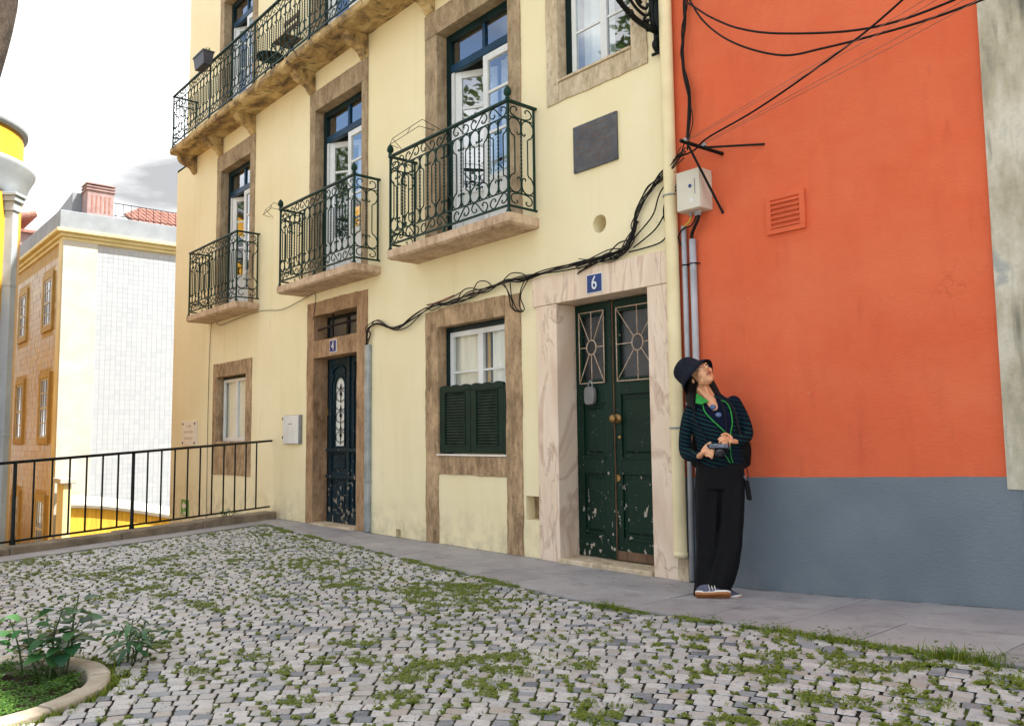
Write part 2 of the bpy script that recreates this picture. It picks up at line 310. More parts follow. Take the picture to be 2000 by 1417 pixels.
    simple('shoe_suede', srgb(92, 92, 112), srgb(72, 72, 92), 40, .9, .3, 300, bdist=.002)
    simple('shoe_white', srgb(222, 218, 208), srgb(204, 198, 186), 20, .6, .1, 100)
    simple('gum_sole', srgb(172, 112, 58), srgb(150, 92, 44), 30, .7, .3, 150, bdist=.003)
    simple('camera_black', srgb(24, 24, 26), srgb(15, 15, 17), 40, .5, .3, 250, bdist=.001)
    simple('camera_silver', srgb(120, 126, 136), srgb(98, 104, 114), 20, .35, .05, 100, metal=.5)
    simple('strap_cloth', srgb(36, 36, 44), srgb(26, 26, 32), 40, .85, .3, 300, spec=.18)
    simple('lens_glass', srgb(20, 24, 36), None, 10, .05, 0)
    simple('sunglass_lens', srgb(60, 84, 130), srgb(90, 110, 140), 10, .08, 0)
    simple('bag_black', srgb(18, 18, 20), srgb(12, 12, 13), 20, .7, .2, 150, spec=.18)
build_materials()

# ------------------------------------------------------------------ mesh helpers
class MB:
    def __init__(s): s.v = []; s.f = []
    def add(s, vs, fs):
        o = len(s.v); s.v += [tuple(p) for p in vs]; s.f += [tuple(i+o for i in f) for f in fs]; return s
    def box(s, x0, x1, y0, y1, z0, z1):
        return s.add([(x0,y0,z0),(x1,y0,z0),(x1,y1,z0),(x0,y1,z0),(x0,y0,z1),(x1,y0,z1),(x1,y1,z1),(x0,y1,z1)],
                     [(3,2,1,0),(4,5,6,7),(0,1,5,4),(1,2,6,5),(2,3,7,6),(3,0,4,7)])
    def prism(s, poly, y0, y1):            # polygon in XZ, counter-clockwise seen from -Y, extruded along Y
        n = len(poly)
        vs = [(x, y0, z) for x, z in poly] + [(x, y1, z) for x, z in poly]
        fs = [tuple(range(n)), tuple(range(2*n-1, n-1, -1))] + [(i, i+n, (i+1) % n + n, (i+1) % n) for i in range(n)]
        return s.add(vs, fs)
    def prismz(s, poly, z0, z1):           # polygon in XY extruded along Z (z1 may be a function)
        n = len(poly); g = z1 if callable(z1) else (lambda x, y: z1)
        vs = [(x, y, z0) for x, y in poly] + [(x, y, g(x, y)) for x, y in poly]
        fs = [tuple(range(n-1, -1, -1)), tuple(range(n, 2*n))] + [(i, (i+1) % n, (i+1) % n + n, i+n) for i in range(n)]
        return s.add(vs, fs)
    def tube(s, pts, r, n=6, caps=True, twist=0., flat=1.):
        P = [Vector(p) for p in pts]; m = len(P)
        rs = r if isinstance(r, (list, tuple)) else [r]*m
        T = [(P[min(i+1, m-1)] - P[max(i-1, 0)]).normalized() for i in range(m)]
        a = Vector((0, 0, 1)) if abs(T[0].z) < .9 else Vector((1, 0, 0))
        u = (a - T[0]*a.dot(T[0])).normalized(); vs = []
        for i in range(m):
            if i: u = (u - T[i]*u.dot(T[i])).normalized()
            w = T[i].cross(u)
            for k in range(n):
                q = 2*pi*k/n + twist*i
                vs.append(P[i] + (u*cos(q) + w*sin(q)*flat)*rs[i])
        fs = [(i*n+k, i*n+(k+1) % n, (i+1)*n+(k+1) % n, (i+1)*n+k) for i in range(m-1) for k in range(n)]
        if caps: fs += [tuple(range(n-1, -1, -1)), tuple(range((m-1)*n, m*n))]
        return s.add(vs, fs)
    def lathe(s, prof, c=(0, 0, 0), axis=(0, 0, 1), n=16, ux=None, caps=True, sx=1., sy=1.):
        A = Vector(axis).normalized(); b = Vector(ux) if ux else (Vector((1, 0, 0)) if abs(A.x) < .9 else Vector((0, 1, 0)))
        u = (b - A*b.dot(A)).normalized(); w = A.cross(u); c = Vector(c); vs = []
        for r, h in prof:
            for k in range(n):
                q = 2*pi*k/n; vs.append(c + A*h + (u*cos(q)*sx + w*sin(q)*sy)*r)
        m = len(prof)
        fs = [(i*n+k, i*n+(k+1) % n, (i+1)*n+(k+1) % n, (i+1)*n+k) for i in range(m-1) for k in range(n)]
        if caps: fs += [tuple(range(n-1, -1, -1)), tuple(range((m-1)*n, m*n))]
        return s.add(vs, fs)
    def ball(s, c, r, n=12, m=8, M=None):
        rx, ry, rz = r if isinstance(r, (tuple, list)) else (r, r, r)
        c = Vector(c); vs = []
        for i in range(1, m):
            t = pi*i/m
            for k in range(n):
                q = 2*pi*k/n; p = Vector((rx*sin(t)*cos(q), ry*sin(t)*sin(q), rz*cos(t)))
                vs.append(c + (M @ p if M else p))
        top = Vector((0, 0, rz)); top = c + (M @ top if M else top); bot = Vector((0, 0, -rz)); bot = c + (M @ bot if M else bot)
        vs += [top, bot]; a = (m-1)*n
        fs = [(i*n+k, (i+1)*n+k, (i+1)*n+(k+1) % n, i*n+(k+1) % n) for i in range(m-2) for k in range(n)]
        fs += [(a, k, (k+1) % n) for k in range(n)] + [(a+1, (m-2)*n+(k+1) % n, (m-2)*n+k) for k in range(n)]
        return s.add(vs, fs)
    def mesh(s, name):
        me = bpy.data.meshes.new(name); me.from_pydata(s.v, [], s.f); me.update(); return me
    def build(s, name, mat, parent=None, smooth=False, bevel=0, fix=False):
        me = s.mesh(name)
        if fix:
            bm = bmesh.new(); bm.from_mesh(me); bmesh.ops.recalc_face_normals(bm, faces=bm.faces); bm.to_mesh(me); bm.free()
        return obj(name, me, mat, parent, smooth, bevel)
def obj(name, me, mat, parent=None, smooth=False, bevel=0):
    if mat and not me.materials: me.materials.append(MATS[mat])
    if smooth:
        for p in me.polygons: p.use_smooth = True
    o = bpy.data.objects.new(name, me); COL.objects.link(o)
    if parent: o.parent = parent; o.matrix_parent_inverse = parent.matrix_world.inverted()
    if bevel:
        b = o.modifiers.new('bevel', 'BEVEL'); b.width = bevel; b.segments = 2; b.limit_method = 'ANGLE'; b.angle_limit = radians(40)
    return o
def tag(o, label, cat, group=None, kind=None):
    o['label'] = label; o['category'] = cat
    if group: o['group'] = group
    if kind: o['kind'] = kind
    return o
def thing(name, label, cat, loc=(0, 0, 0), group=None):
    o = bpy.data.objects.new(name, None); COL.objects.link(o); o.location = loc
    o.matrix_world = Matrix.Translation(loc)
    o.empty_display_size = .2
    return tag(o, label, cat, group)
def struct(o): o['kind'] = 'structure'; return o
def bxo(name, mat, parent, x0, x1, y0, y1, z0, z1, bevel=.004):
    return MB().box(x0, x1, y0, y1, z0, z1).build(name, mat, parent, bevel=bevel)
def catmull(pts, n=8):
    P = [Vector(p) for p in pts]; out = []
    for i in range(len(P)-1):
        p0 = P[max(i-1, 0)]; p1 = P[i]; p2 = P[i+1]; p3 = P[min(i+2, len(P)-1)]
        for k in range(n):
            t = k/n
            out.append(.5*((2*p1) + (p2-p0)*t + (2*p0-5*p1+4*p2-p3)*t*t + (3*p1-p0-3*p2+p3)*t**3))
    out.append(P[-1]); return out
def sstep(a, b, x):
    t = min(1, max(0, (x-a)/(b-a))); return t*t*(3-2*t)
def gz(x, y=0.):                           # the square rises gently towards the right-hand wall
    return .068*max(0., x-2.05)*sstep(-5.0, -1.6, y) if x > 2.05 else 0.
def text_mesh(txt, size, extrude=.002):
    cu = bpy.data.curves.new('t', 'FONT'); cu.body = txt; cu.size = size; cu.extrude = extrude; cu.align_x = 'CENTER'; cu.align_y = 'CENTER'
    o = bpy.data.objects.new('t', cu); COL.objects.link(o)
    bpy.context.view_layer.update()
    me = bpy.data.meshes.new_from_object(o.evaluated_get(bpy.context.evaluated_depsgraph_get()))
    bpy.data.objects.remove(o); bpy.data.curves.remove(cu); me.materials.clear(); return me
def wall_text(name, txt, size, x, y, z, mat, parent, sx=1.):
    me = text_mesh(txt, size)
    me.transform(Matrix.Translation((x, y, z)) @ Matrix.Rotation(pi/2, 4, 'X') @ Matrix.Diagonal((sx, 1, 1, 1)))
    return obj(name, me, mat, parent)

# ------------------------------------------------------------------ ground, pavement, cobbles
EDGE = [(-5.05, -.40), (-4.0, -.57), (-1.97, -.76), (-.28, -.94), (1.36, -1.10), (2.25, -1.08), (3.65, -1.25), (4.35, -1.37), (6.0, -1.62), (9.5, -2.0)]
def edge_y(x):
    for (a, b), (c, d) in zip(EDGE, EDGE[1:]):
        if a <= x <= c: return b + (d-b)*(x-a)/(c-a)
    return EDGE[0][1] if x < EDGE[0][0] else EDGE[-1][1]
PIT = Vector((1.12, -4.61)); PIT_R = .62                       # round tree pit at the lower left
KA, KB = Vector((-5.50, 0.0)), Vector((-3.18, -5.30))       # inner face of the kerb, from the facade towards the viewer
KD = (KB-KA).normalized(); KN = Vector((-KD.y, KD.x))       # KN points to the plaza side
if KN.x < 0: KN = -KN
def kerb_dist(x, y): return (Vector((x, y))-KA).dot(KN)
def build_ground():
    s = 1500
    struct(MB().add([(-s, -s, -3.2), (s, -s, -3.2), (s, s, -3.2), (-s, s, -3.2)], [(0, 1, 2, 3)]).build('ground', 'lower_street'))
    # terrace: retaining body and sand plaza behind the viewer
    k0 = KA - KN*.24; k1 = KA + KD*26 - KN*.24
    struct(MB().prismz([(k0.x, 0.02), (k1.x, k1.y), (26, k1.y), (26, 0.02)], -3.19, -.06).build('plaza', 'plaza_sand'))
    n = 153; mb = MB(); vs = []; xs = [-5.6+i*.1 for i in range(n)]
    ys = [.0-.1*j for j in range(100)]
    for y in ys:
        for x in xs: vs.append((x, y, gz(x, y)-.010))
    fs = []
    for j in range(len(ys)-1):
        for i in range(n-1):
            if all(kerb_dist(xs[i+a], ys[j+b]) > .02 and (Vector((xs[i+a], ys[j+b]))-PIT).length > PIT_R-.09 for a in (0, 1) for b in (0, 1)): fs.append((j*n+i, (j+1)*n+i, (j+1)*n+i+1, j*n+i+1))
    mb.add(vs, fs); struct(mb.build('cobble_bed', 'joint_soil'))
build_ground()
def build_pavement():
    pav = thing('pavement', 'smooth grey flagstone pavement along the foot of the facades', 'pavement', (0, -.5, 0)); del pav['category']; pav['kind'] = 'structure'
    xs = [-5.42, -4.2, -2.95, -1.75, -.45, .72, 1.95, 3.05, 4.2, 5.4, 6.6, 8.0]
    r = random.Random(3)
    def slab(poly):
        c = Vector((sum(p[0] for p in poly)/len(poly), sum(p[1] for p in poly)/len(poly)))
        pl = [tuple(c + (Vector(p)-c)*(1-.005/max(.05, (Vector(p)-c).length))) for p in poly]
        dz = r.uniform(-.002, .002)
        MB().prismz(pl, -.05, lambda x, y: gz(x, y)+.006+dz).build('flagstone', 'flagstone', pav, bevel=.004, fix=True)
    for i, (a, b) in enumerate(zip(xs, xs[1:])):
        if b > 8: break
        m0 = .52 + .05*(i % 3); j = r.uniform(-.12, .12)
        ya, yb = edge_y(a), edge_y(b); steps = 4
        front = [(a+(b-a)*k/steps, edge_y(a+(b-a)*k/steps)) for k in range(steps+1)]
        if a > -3.5:
            fr = .55
            mid = [(a+(b-a)*k/steps, edge_y(a+(b-a)*k/steps)*fr) for k in range(steps+1)]
            slab([(a, 0.), *[p for p in mid], (b, 0.)])
            c = (a+b)/2+j
            def seg(x0, x1): return [(x0+(x1-x0)*k/3, edge_y(x0+(x1-x0)*k/3)) for k in range(4)], [(x0+(x1-x0)*k/3, edge_y(x0+(x1-x0)*k/3)*fr) for k in range(4)]
            for x0, x1 in ((a, c), (c, b)):
                f, m = seg(x0, x1); slab(f + m[::-1])
        else:
            slab([(a, 0.), *front, (b, 0.)])
    # strip of flags inside the kerb
    t = .52
    for k in range(7):
        L = .95; p0 = KA + KD*(t) ; p1 = KA + KD*(t+L); w = .36
        slab([tuple(p0 + KN*.015), tuple(p1 + KN*.015), tuple(p1 + KN*w), tuple(p0 + KN*w)][::1]); t += L
    # kerb stones
    kerb = thing('kerb', 'raised weathered stone kerb under the black railing', 'kerb', (KA.x, KA.y, 0)); del kerb['category']; kerb['kind'] = 'structure'
    t = .0
    for k, L in enumerate((1.35, 1.2, 1.3, 1.25, 1.3, 1.3)):
        p0 = KA + KD*(t+.006); p1 = KA + KD*(t+L-.006); q = -KN*.22; z1 = .105 - .012*k
        mb = MB(); poly = [tuple(p0), tuple(p1), tuple(p1+q), tuple(p0+q)]
        mb.prismz(poly, -.3, z1).build('kerb_stone', 'kerb_stone', kerb, bevel=.018, fix=True); t += L
build_pavement()

CC = Vector((5.25, -5.75))                                    # centre of the paving arcs
def build_cobbles():
    r = random.Random(5)
    root = thing('cobbled_square', 'white and grey limestone cobbles laid in arcs across the sloping square', 'cobbles', (2, -3, 0)); del root['category']; root['kind'] = 'structure'
    stones = []; corners = []
    rad = 1.2
    cam = Vector((5.601, -5.201)); fwd = Vector((-.7554, .6553)); rt = Vector((.6553, .7554))
    while rad < 12.6:
        dr = r.uniform(.066, .080)
        wob = lambda th, R=rad: R + .03*noise.noise((R*cos(th)*1.3, R*sin(th)*1.3, 2.)) + .05*noise.noise((R*cos(th)*.4, R*sin(th)*.4, 7.))
        th = r.uniform(0, .2)
        while th < 2*pi:
            L = r.choice((.062, .070, .076, .082, .088, .098))*r.uniform(.94, 1.06); dth = L/rad
            pts = []
            for (tt, e) in ((th, 0), (th+dth, 0), (th+dth, 1), (th, 1)):
                R_ = wob(tt, rad) + e*dr
                pts.append(Vector((CC.x+R_*cos(tt), CC.y+R_*sin(tt))))
            th += dth
            c = sum(pts, Vector((0, 0)))/4
            if c.y > edge_y(c.x)-.035 or c.x < -5.4 or c.x > 7.2 or c.y < -7.0: continue
            if kerb_dist(c.x, c.y) < .42: continue
            if (c-PIT).length < PIT_R+.05: continue
            g = .0046
            pts = [c + (p-c)*(1-g*1.4/max(.02, (p-c).length)) + Vector((r.uniform(-1, 1), r.uniform(-1, 1)))*.0042 for p in pts]
            stones.append((c, pts, r.uniform(-.0022, .0026), r.uniform(-.035, .035), r.uniform(-.035, .035)))
            if r.random() < .6: corners.append(pts[0])
        rad += dr
    def mesh_of(c, pts, dz, tx, ty, mb):
        poly = []
        for i in range(4):
            p, a, b = pts[i], pts[i-1], pts[(i+1) % 4]; k = r.uniform(.05, .12)
            poly += [p+(a-p)*k, p+(b-p)*k]
        n = 8; z0 = gz(c.x, c.y)+dz
        top = lambda p, h: z0+h+(p.x-c.x)*tx+(p.y-c.y)*ty
        vs = [(p.x, p.y, z0-.04) for p in poly] + [(p.x, p.y, top(p, -.0035)) for p in poly]
        ins = [c+(p-c)*.93 for p in poly]; vs += [(p.x, p.y, top(p, r.uniform(.0, .002))) for p in ins]
        vs.append((c.x, c.y, z0+r.uniform(-.001, .002)))
        fs = [(i, (i+1) % n, (i+1) % n+n, i+n) for i in range(n)] + [(i+n, (i+1) % n+n, (i+1) % n+2*n, i+2*n) for i in range(n)] + [(i+2*n, (i+1) % n+2*n, 3*n) for i in range(n)]
        mb.add(vs, fs)
    def dirty(o):
        o.data.materials.append(MATS['joint_soil'])
        o.data.polygons.foreach_set('material_index', [1 if (i % 24) < 8 else 0 for i in range(len(o.data.polygons))]); return o
    vis = []
    for i, s in enumerate(stones):
        d = s[0]-cam; z = d.dot(fwd); u = d.dot(rt)/z if z > .1 else 9
        if z > .5 and abs(u) < .60 and z > 2.95: vis.append((z, i))
    vis.sort(); pick = set(i for _, i in vis[:300])
    mass = MB()
    for i, s in enumerate(stones):
        if i in pick:
            mb = MB(); mesh_of(*s, mb); dirty(mb.build('cobble', 'cobble_single', root, smooth=False))
        else: mesh_of(*s, mass)
    o = dirty(mass.build('cobbles', 'cobble_mass', root)); o['kind'] = 'stuff'
    return corners
CORN = build_cobbles()
print('cobble corners', len(CORN))

def build_grass():
    r = random.Random(8)
    mb = MB(); moss = MB()
    def blade(m, x, y, z, h, w, lean, az, seg=2):
        dx, dy = cos(az), sin(az); px, py = -dy*w, dx*w
        m1 = (x+dx*lean*.35, y+dy*lean*.35, z+h*.62); tp = (x+dx*lean, y+dy*lean, z+h)
        m.add([(x-px, y-py, z), (x+px, y+py, z), (m1[0]+px*.8, m1[1]+py*.8, m1[2]), (m1[0]-px*.8, m1[1]-py*.8, m1[2]), tp], [(0, 1, 2, 3), (3, 2, 4)])
    def tuft(x, y, size, nb):
        z = gz(x, y)-.012
        for _ in range(nb):
            a = r.uniform(0, 2*pi); q = abs(r.gauss(0, .4))*size
            h = size*r.uniform(.35, 1.)*.75
            blade(mb, x+cos(a)*q, y+sin(a)*q, z, h, r.uniform(.0013, .003), h*r.uniform(.2, 1.1), r.uniform(0, 2*pi))
    def patch(x, y, size, n):                      # flat ground-hugging moss and seedlings
        z = gz(x, y)
        for _ in range(n):
            a = r.uniform(0, 2*pi); q = r.random()**.6*size; X, Y = x+cos(a)*q, y+sin(a)*q*.7; s = r.uniform(.004, .010); b = r.uniform(0, pi)
            h = r.uniform(.002, .012)
            c, d = cos(b)*s, sin(b)*s
            moss.add([(X-c, Y-d, z+h), (X+d, Y-c, z+h-.003), (X+c, Y+d, z+h+.004), (X-d, Y+c, z+h)], [(0, 1, 2, 3)])
    def dens(x, y):
        v = noise.noise((x*.9, y*.9, 3.))*.55 + noise.noise((x*2.7, y*2.7, 9.))*.45
        return v
    RT = Vector((.6553, .7554)); FW = Vector((-.7554, .6553))
    for c in CORN:
        x, y = c.x, c.y; v = dens(x, y)
        if r.random() < .26 + max(0., v)*.8: tuft(x, y, r.uniform(.022, .042), r.randint(6, 13))
        if r.random() < .50 + max(0, v+.1)*1.0: patch(x, y, r.uniform(.014, .034), r.randint(10, 22))
        if r.random() < min(.42, max(0., v+.04)*.85):            # a proper clump, stretched along the joints
            w = r.uniform(.025, .075)*(1+1.0*max(0, v)); n = int(300*w*r.uniform(.7, 1.3))
            for _ in range(n):
                q = c + RT*r.gauss(0, w*.75) + FW*r.gauss(0, w*.38)
                if q.y < edge_y(q.x): tuft(q.x, q.y, r.uniform(.022, .048), r.randint(6, 12))
            for _ in range(3): patch(x+r.gauss(0, w*.6), y+r.gauss(0, w*.6), w*.8, 22)
    # ragged fringe along the flagstones
    x = -4.4
    while x < 7:
        d = noise.noise((x*1.1, 4., 0.)) + .6*noise.noise((x*3.3, 1., 2.))
        big = sstep(2.3, 3.6, x)
        if d > .12-.45*big-.12*sstep(-3.2, -1.5, x)*(1-sstep(.9, 1.2, x)):
            k = 1.0 + .55*big
            for _ in range(int(2+5*min(1, d+.4))):
                tuft(x+r.gauss(0, .03), edge_y(x)-abs(r.gauss(0, .045*k))+.01, r.uniform(.02, .05)*k*(.7+.6*min(1, max(0, d+.3))), r.randint(6, 13))
            if r.random() < .8: patch(x, edge_y(x)-r.uniform(.0, .08), .05, 22)
        x += .03
    for (x, y, n, s) in ((1.86, -1.13, 46, .075), (1.74, -1.15, 20, .06), (.55, -1.0, 14, .05), (.1, -.97, 14, .05), (-.9, -.87, 12, .05), (-1.9, -.76, 14, .05), (4.05, -1.34, 34, .115), (4.2, -1.36, 24, .10), (3.5, -1.27, 16, .085), (3.15, -1.2, 14, .08), (4.6, -1.45, 22, .11), (-2.3, -.02, 5, .05), (-1.35, -.03, 3, .05), (-2.2, -.06, 4, .05)):
        for _ in range(n): tuft(x+r.gauss(0, .06), y+r.gauss(0, .025), s*r.uniform(.5, 1.), r.randint(8, 14))
    # along kerb and around the tree pit
    for k in range(260):
        t = r.uniform(.4, 6.); w = .40+abs(r.gauss(0, .05)); p = KA+KD*t+KN*w; tuft(p.x, p.y, r.uniform(.025, .05), r.randint(5, 10))
    for k in range(190):
        a = r.uniform(-.4, 2.6); q = PIT_R+abs(r.gauss(.03, .04)); tuft(PIT.x+cos(a)*q, PIT.y+sin(a)*q, r.uniform(.03, .06), r.randint(6, 12))
    tag(mb.build('grass', 'grass_blade'), 'green grass tufts sprouting between the cobbles', 'grass', kind='stuff')
    tag(moss.build('moss', 'moss'), 'low yellow-green moss filling the cobble joints', 'moss', kind='stuff')
    # broad-leaved weeds in the fringe
    wd = MB()
    for (x, y, n, s, h) in ((3.45, -1.26, 40, .07, .12), (3.62, -1.28, 26, .06, .16), (3.1, -1.19, 26, .06, .07), (4.1, -1.36, 60, .11, .13), (4.32, -1.4, 60, .12, .12), (1.86, -1.15, 50, .08, .08), (3.9, -1.42, 40, .10, .06), (2.7, -1.16, 30, .08, .06), (.9, -1.1, 26, .06, .05), (.2, -1.03, 24, .06, .05), (2.95, -1.2, 30, .06, .06)):
        for _ in range(n):
            a = r.uniform(0, 2*pi); q = r.random()**.5*s; X, Y = x+cos(a)*q, y-.04+sin(a)*q*.5; Y = min(Y, edge_y(X)+.01); Z = gz(X, Y)+r.uniform(.01, .025+h*.35)
            L = r.uniform(.012, .026); b = r.uniform(0, 2*pi); t = r.uniform(-.3, .5)
            dx, dy = cos(b), sin(b)
            wd.add([(X, Y, Z), (X+dx*L*.5-dy*L*.4, Y+dy*L*.5+dx*L*.4, Z+t*L*.5), (X+dx*L, Y+dy*L, Z+t*L*.6), (X+dx*L*.5+dy*L*.4, Y+dy*L*.5-dx*L*.4, Z+t*L*.5)], [(0, 1, 2, 3)])
    tag(wd.build('weeds', 'weed_leaf'), 'small leafy weeds in the grass fringe by the flagstones', 'weeds', kind='stuff')
build_grass()

# ------------------------------------------------------------------ facades
def wall_grid(rects, x0, x1, z0, z1, y0, y1, extra=()):
    xs = sorted(set([x0, x1] + [v for r in rects for v in r[:2]])); zs = sorted(set([z0, z1] + [v for r in rects for v in r[2:]]))
    xs = [x for x in xs if x0 <= x <= x1]; zs = [z for z in zs if z0 <= z <= z1]
    nx, nz = len(xs), len(zs); fill = {}
    for i in range(nx-1):
        for k in range(nz-1):
            cx, cz = (xs[i]+xs[i+1])/2, (zs[k]+zs[k+1])/2
            fill[i, k] = not any(a < cx < b and c < cz < d for a, b, c, d in rects)
    vs = [(x, y, z) for y in (y0, y1) for z in zs for x in xs]
    idx = lambda i, k, j: j*nx*nz + k*nx + i
    fs = []
    for (i, k), f in fill.items():
        if not f: continue
        fs.append((idx(i, k, 0), idx(i+1, k, 0), idx(i+1, k+1, 0), idx(i, k+1, 0)))
        fs.append((idx(i, k, 1), idx(i, k+1, 1), idx(i+1, k+1, 1), idx(i+1, k, 1)))
        for (di, dk, a, b) in ((-1, 0, (i, k), (i, k+1)), (1, 0, (i+1, k), (i+1, k+1)), (0, -1, (i, k), (i+1, k)), (0, 1, (i, k+1), (i+1, k+1))):
            if not fill.get((i+di, k+dk), False):
                fs.append((idx(*a, 0), idx(*b, 0), idx(*b, 1), idx(*a, 1)))
    return MB().add(vs, fs)
rj = random.Random(21)
def ragged(name, mat, parent, x0, x1, z0, z1, y0, y1, amp=.006, sides='lrtb', step=.045, bevel=.005):
    """stone block whose free edges wander a little, as where paint meets old stone"""
    poly = []
    def run(a, b, side, n):
        out = []
        for k in range(n):
            t = k/n; p = [a[0]+(b[0]-a[0])*t, a[1]+(b[1]-a[1])*t]
            if side in sides and k: p[0 if side in 'lr' else 1] += amp*(1.5*noise.noise((p[0]*3.1+x0*7, p[1]*3.1, y0)) + .9*noise.noise((p[0]*11, p[1]*11+x1*5, 3.)) + rj.gauss(0, .18))
            out.append(tuple(p))
        return out
    nx = max(1, int((x1-x0)/step)); nz = max(1, int((z1-z0)/step))
    poly = run((x0, z0), (x1, z0), 'b', nx) + run((x1, z0), (x1, z1), 'r', nz) + run((x1, z1), (x0, z1), 't', nx) + run((x0, z1), (x0, z0), 'l', nz)
    return MB().prism(poly, y0, y1).build(name, mat, parent, bevel=bevel)

house = thing('yellow_house', 'pale yellow townhouse with iron balconies and stone door frames', 'house', (-4, 0, 0))
BAYS = [(-7.93, -6.42, -7.765, -6.585), (-4.59, -3.07, -4.44, -3.205), (-1.82, -.21, -1.59, -.388)]
OPEN = [(-7.86, -6.53, .6, 2.22), (-4.52, -3.17, 0.0, 2.86), (-1.72, -.37, .86, 2.40), (.10, 1.45, 0., 2.45), (.24, 1.29, 4.30, 5.85)]
OPEN += [(a+.07, b-.07, 3.10, 5.74) for a, b, c, d in BAYS]
OPEN += [(a+.07, b-.07, 6.19, 8.70) for a, b, c, d in BAYS] + [(.24, 1.29, 6.9, 8.6)]
HOLE = (.788, 2.951, .08)
OPEN += [(HOLE[0]-.12, HOLE[0]+.12, HOLE[1]-.12, HOLE[1]+.12), (-.215, -.018, .345, .565), (-2.44, -2.34, .0, .09)]
wall_grid([r for r in OPEN if r[2] < 6.1], -9.93, 1.60, -3.19, 6.16, 0., .40).build('wall', 'yellow_stucco', house)
wall_grid([r for r in OPEN if r[2] > 6.1], -9.45, 1.60, 6.16, 10.38, 0., .40).build('wall', 'yellow_stucco', house)
def side_and_roof():
    MB().box(-9.93, -9.55, .402, 9, -3.19, 6.16).build('side_wall', 'yellow_stucco', house)
    MB().box(-9.45, -9.08, .402, 9, 6.162, 10.38).build('side_wall', 'yellow_stucco', house)
    MB().box(-9.95, -9.0, .0, 9, 6.12, 6.158).build('string_course', 'far_grey', house)
    MB().box(-9.6, 4.3, -.18, 9, 10.382, 10.50).build('eave', 'far_white', house, bevel=.02)  # unseen; height set so the house shadow ends near the tree pit
    MB().add([(-9.6, -.2, 10.502), (12, -.2, 10.502), (12, 4.6, 11.03), (-9.6, 4.6, 11.03), (12, 9.2, 10.502), (-9.6, 9.2, 10.502)], [(0, 1, 2, 3), (3, 2, 4, 5), (1, 4, 2), (0, 3, 5)]).build('roof', 'terracotta', house)
    MB().box(-9.0, 3.8, 8.6, 8.98, -3.19, 10.38).build('rear_wall', 'yellow_stucco', house)
side_and_roof()
def round_hole():
    x, z, rr = HOLE; n = 24; vs = []; 
    for k in range(n):
        q = 2*pi*k/n; c, s = cos(q), sin(q); m = .1201/max(abs(c), abs(s))
        jit = 1+.05*noise.noise((c*2, s*2, 1.))
        vs += [(x+c*m, 0., z+s*m), (x+c*rr*jit, 0., z+s*rr*jit), (x+c*rr*jit*.96, .15, z+s*rr*jit*.96)]
    fs = []
    for k in range(n):
        a, b = 3*k, 3*((k+1) % n); fs += [(a, a+1, b+1, b), (a+1, a+2, b+2, b+1)]
    MB().add(vs, fs).build('hole_rim', 'yellow_stucco', house)
    MB().lathe([(rr*1.1, 0), (rr*1.1, .02)], (x, .146, z), (0, 1, 0), 20).build('hole_back', 'brown_stone', house)
    MB().box(-.26, .03, .11, .2, .3, .6).build('recess_back', 'brown_stone', house)
    MB().box(-2.5, -2.3, .09, .2, -.05, .13).build('drain_back', 'cable_black', house)
round_hole()

def leafed_window(name, x0, x1, z0, z1, y, mat, parent, cols=2, hbars=(), fw=.045, glass='window_glass', depth=.04):
    """casement: frame (part) with panes and bars as sub-parts"""
    mb = MB(); mb.box(x0, x0+fw, y, y+depth, z0, z1).box(x1-fw, x1, y, y+depth, z0, z1).box(x0+fw, x1-fw, y+.001, y+depth-.001, z0, z0+fw*1.3).box(x0+fw, x1-fw, y+.001, y+depth-.001, z1-fw, z1)
    w = (x1-x0-2*fw)/cols
    for i in range(1, cols): mb.box(x0+fw+w*i-fw*.75, x0+fw+w*i+fw*.75, y-.004, y+depth-.002, z0+fw*1.3, z1-fw)
    f = mb.build(name, mat, parent, bevel=.004)
    for i in range(cols):
        a = x0+fw+w*i + (fw*.75 if i else 0); b = x0+fw+w*(i+1) - (fw*.75 if i < cols-1 else 0)
        zs = [z0+fw*1.3] + [z0+(z1-z0)*h for h in hbars] + [z1-fw]
        for k in range(len(zs)-1):
            MB().box(a, b, y+depth*.45, y+depth*.45+.004, zs[k], zs[k+1]-.0).build('pane', glass, f)
        for h in hbars:
            zz = z0+(z1-z0)*h; MB().box(a, b, y+depth*.2, y+depth*.8, zz-.010, zz+.010).build('glazing_bar', mat, f)
    return f
def curtain(parent, x0, x1, z0, z1, y, mat='curtain_white', name='curtain'):
    n = max(6, int((x1-x0)/.03)); vs = []
    for i in range(n+1):
        x = x0+(x1-x0)*i/n; yy = y+.012*sin(i*1.3)+.008*sin(i*.6+1)
        vs += [(x, yy, z0), (x, yy, z1)]
    return MB().add(vs, [(2*i, 2*i+2, 2*i+3, 2*i+1) for i in range(n)]).build(name, mat, parent, smooth=True)
def room(parent, x0, x1, z0, z1, y, d=.9):
    mb = MB(); a, b = y, y+d
    mb.add([(x0, a, z0), (x1, a, z0), (x1, b, z0), (x0, b, z0), (x0, a, z1), (x1, a, z1), (x1, b, z1), (x0, b, z1)], [(0, 1, 2, 3), (4, 7, 6, 5), (3, 2, 6, 7), (0, 3, 7, 4), (1, 5, 6, 2)])
    return mb.build('room_interior', 'room_dark', parent)

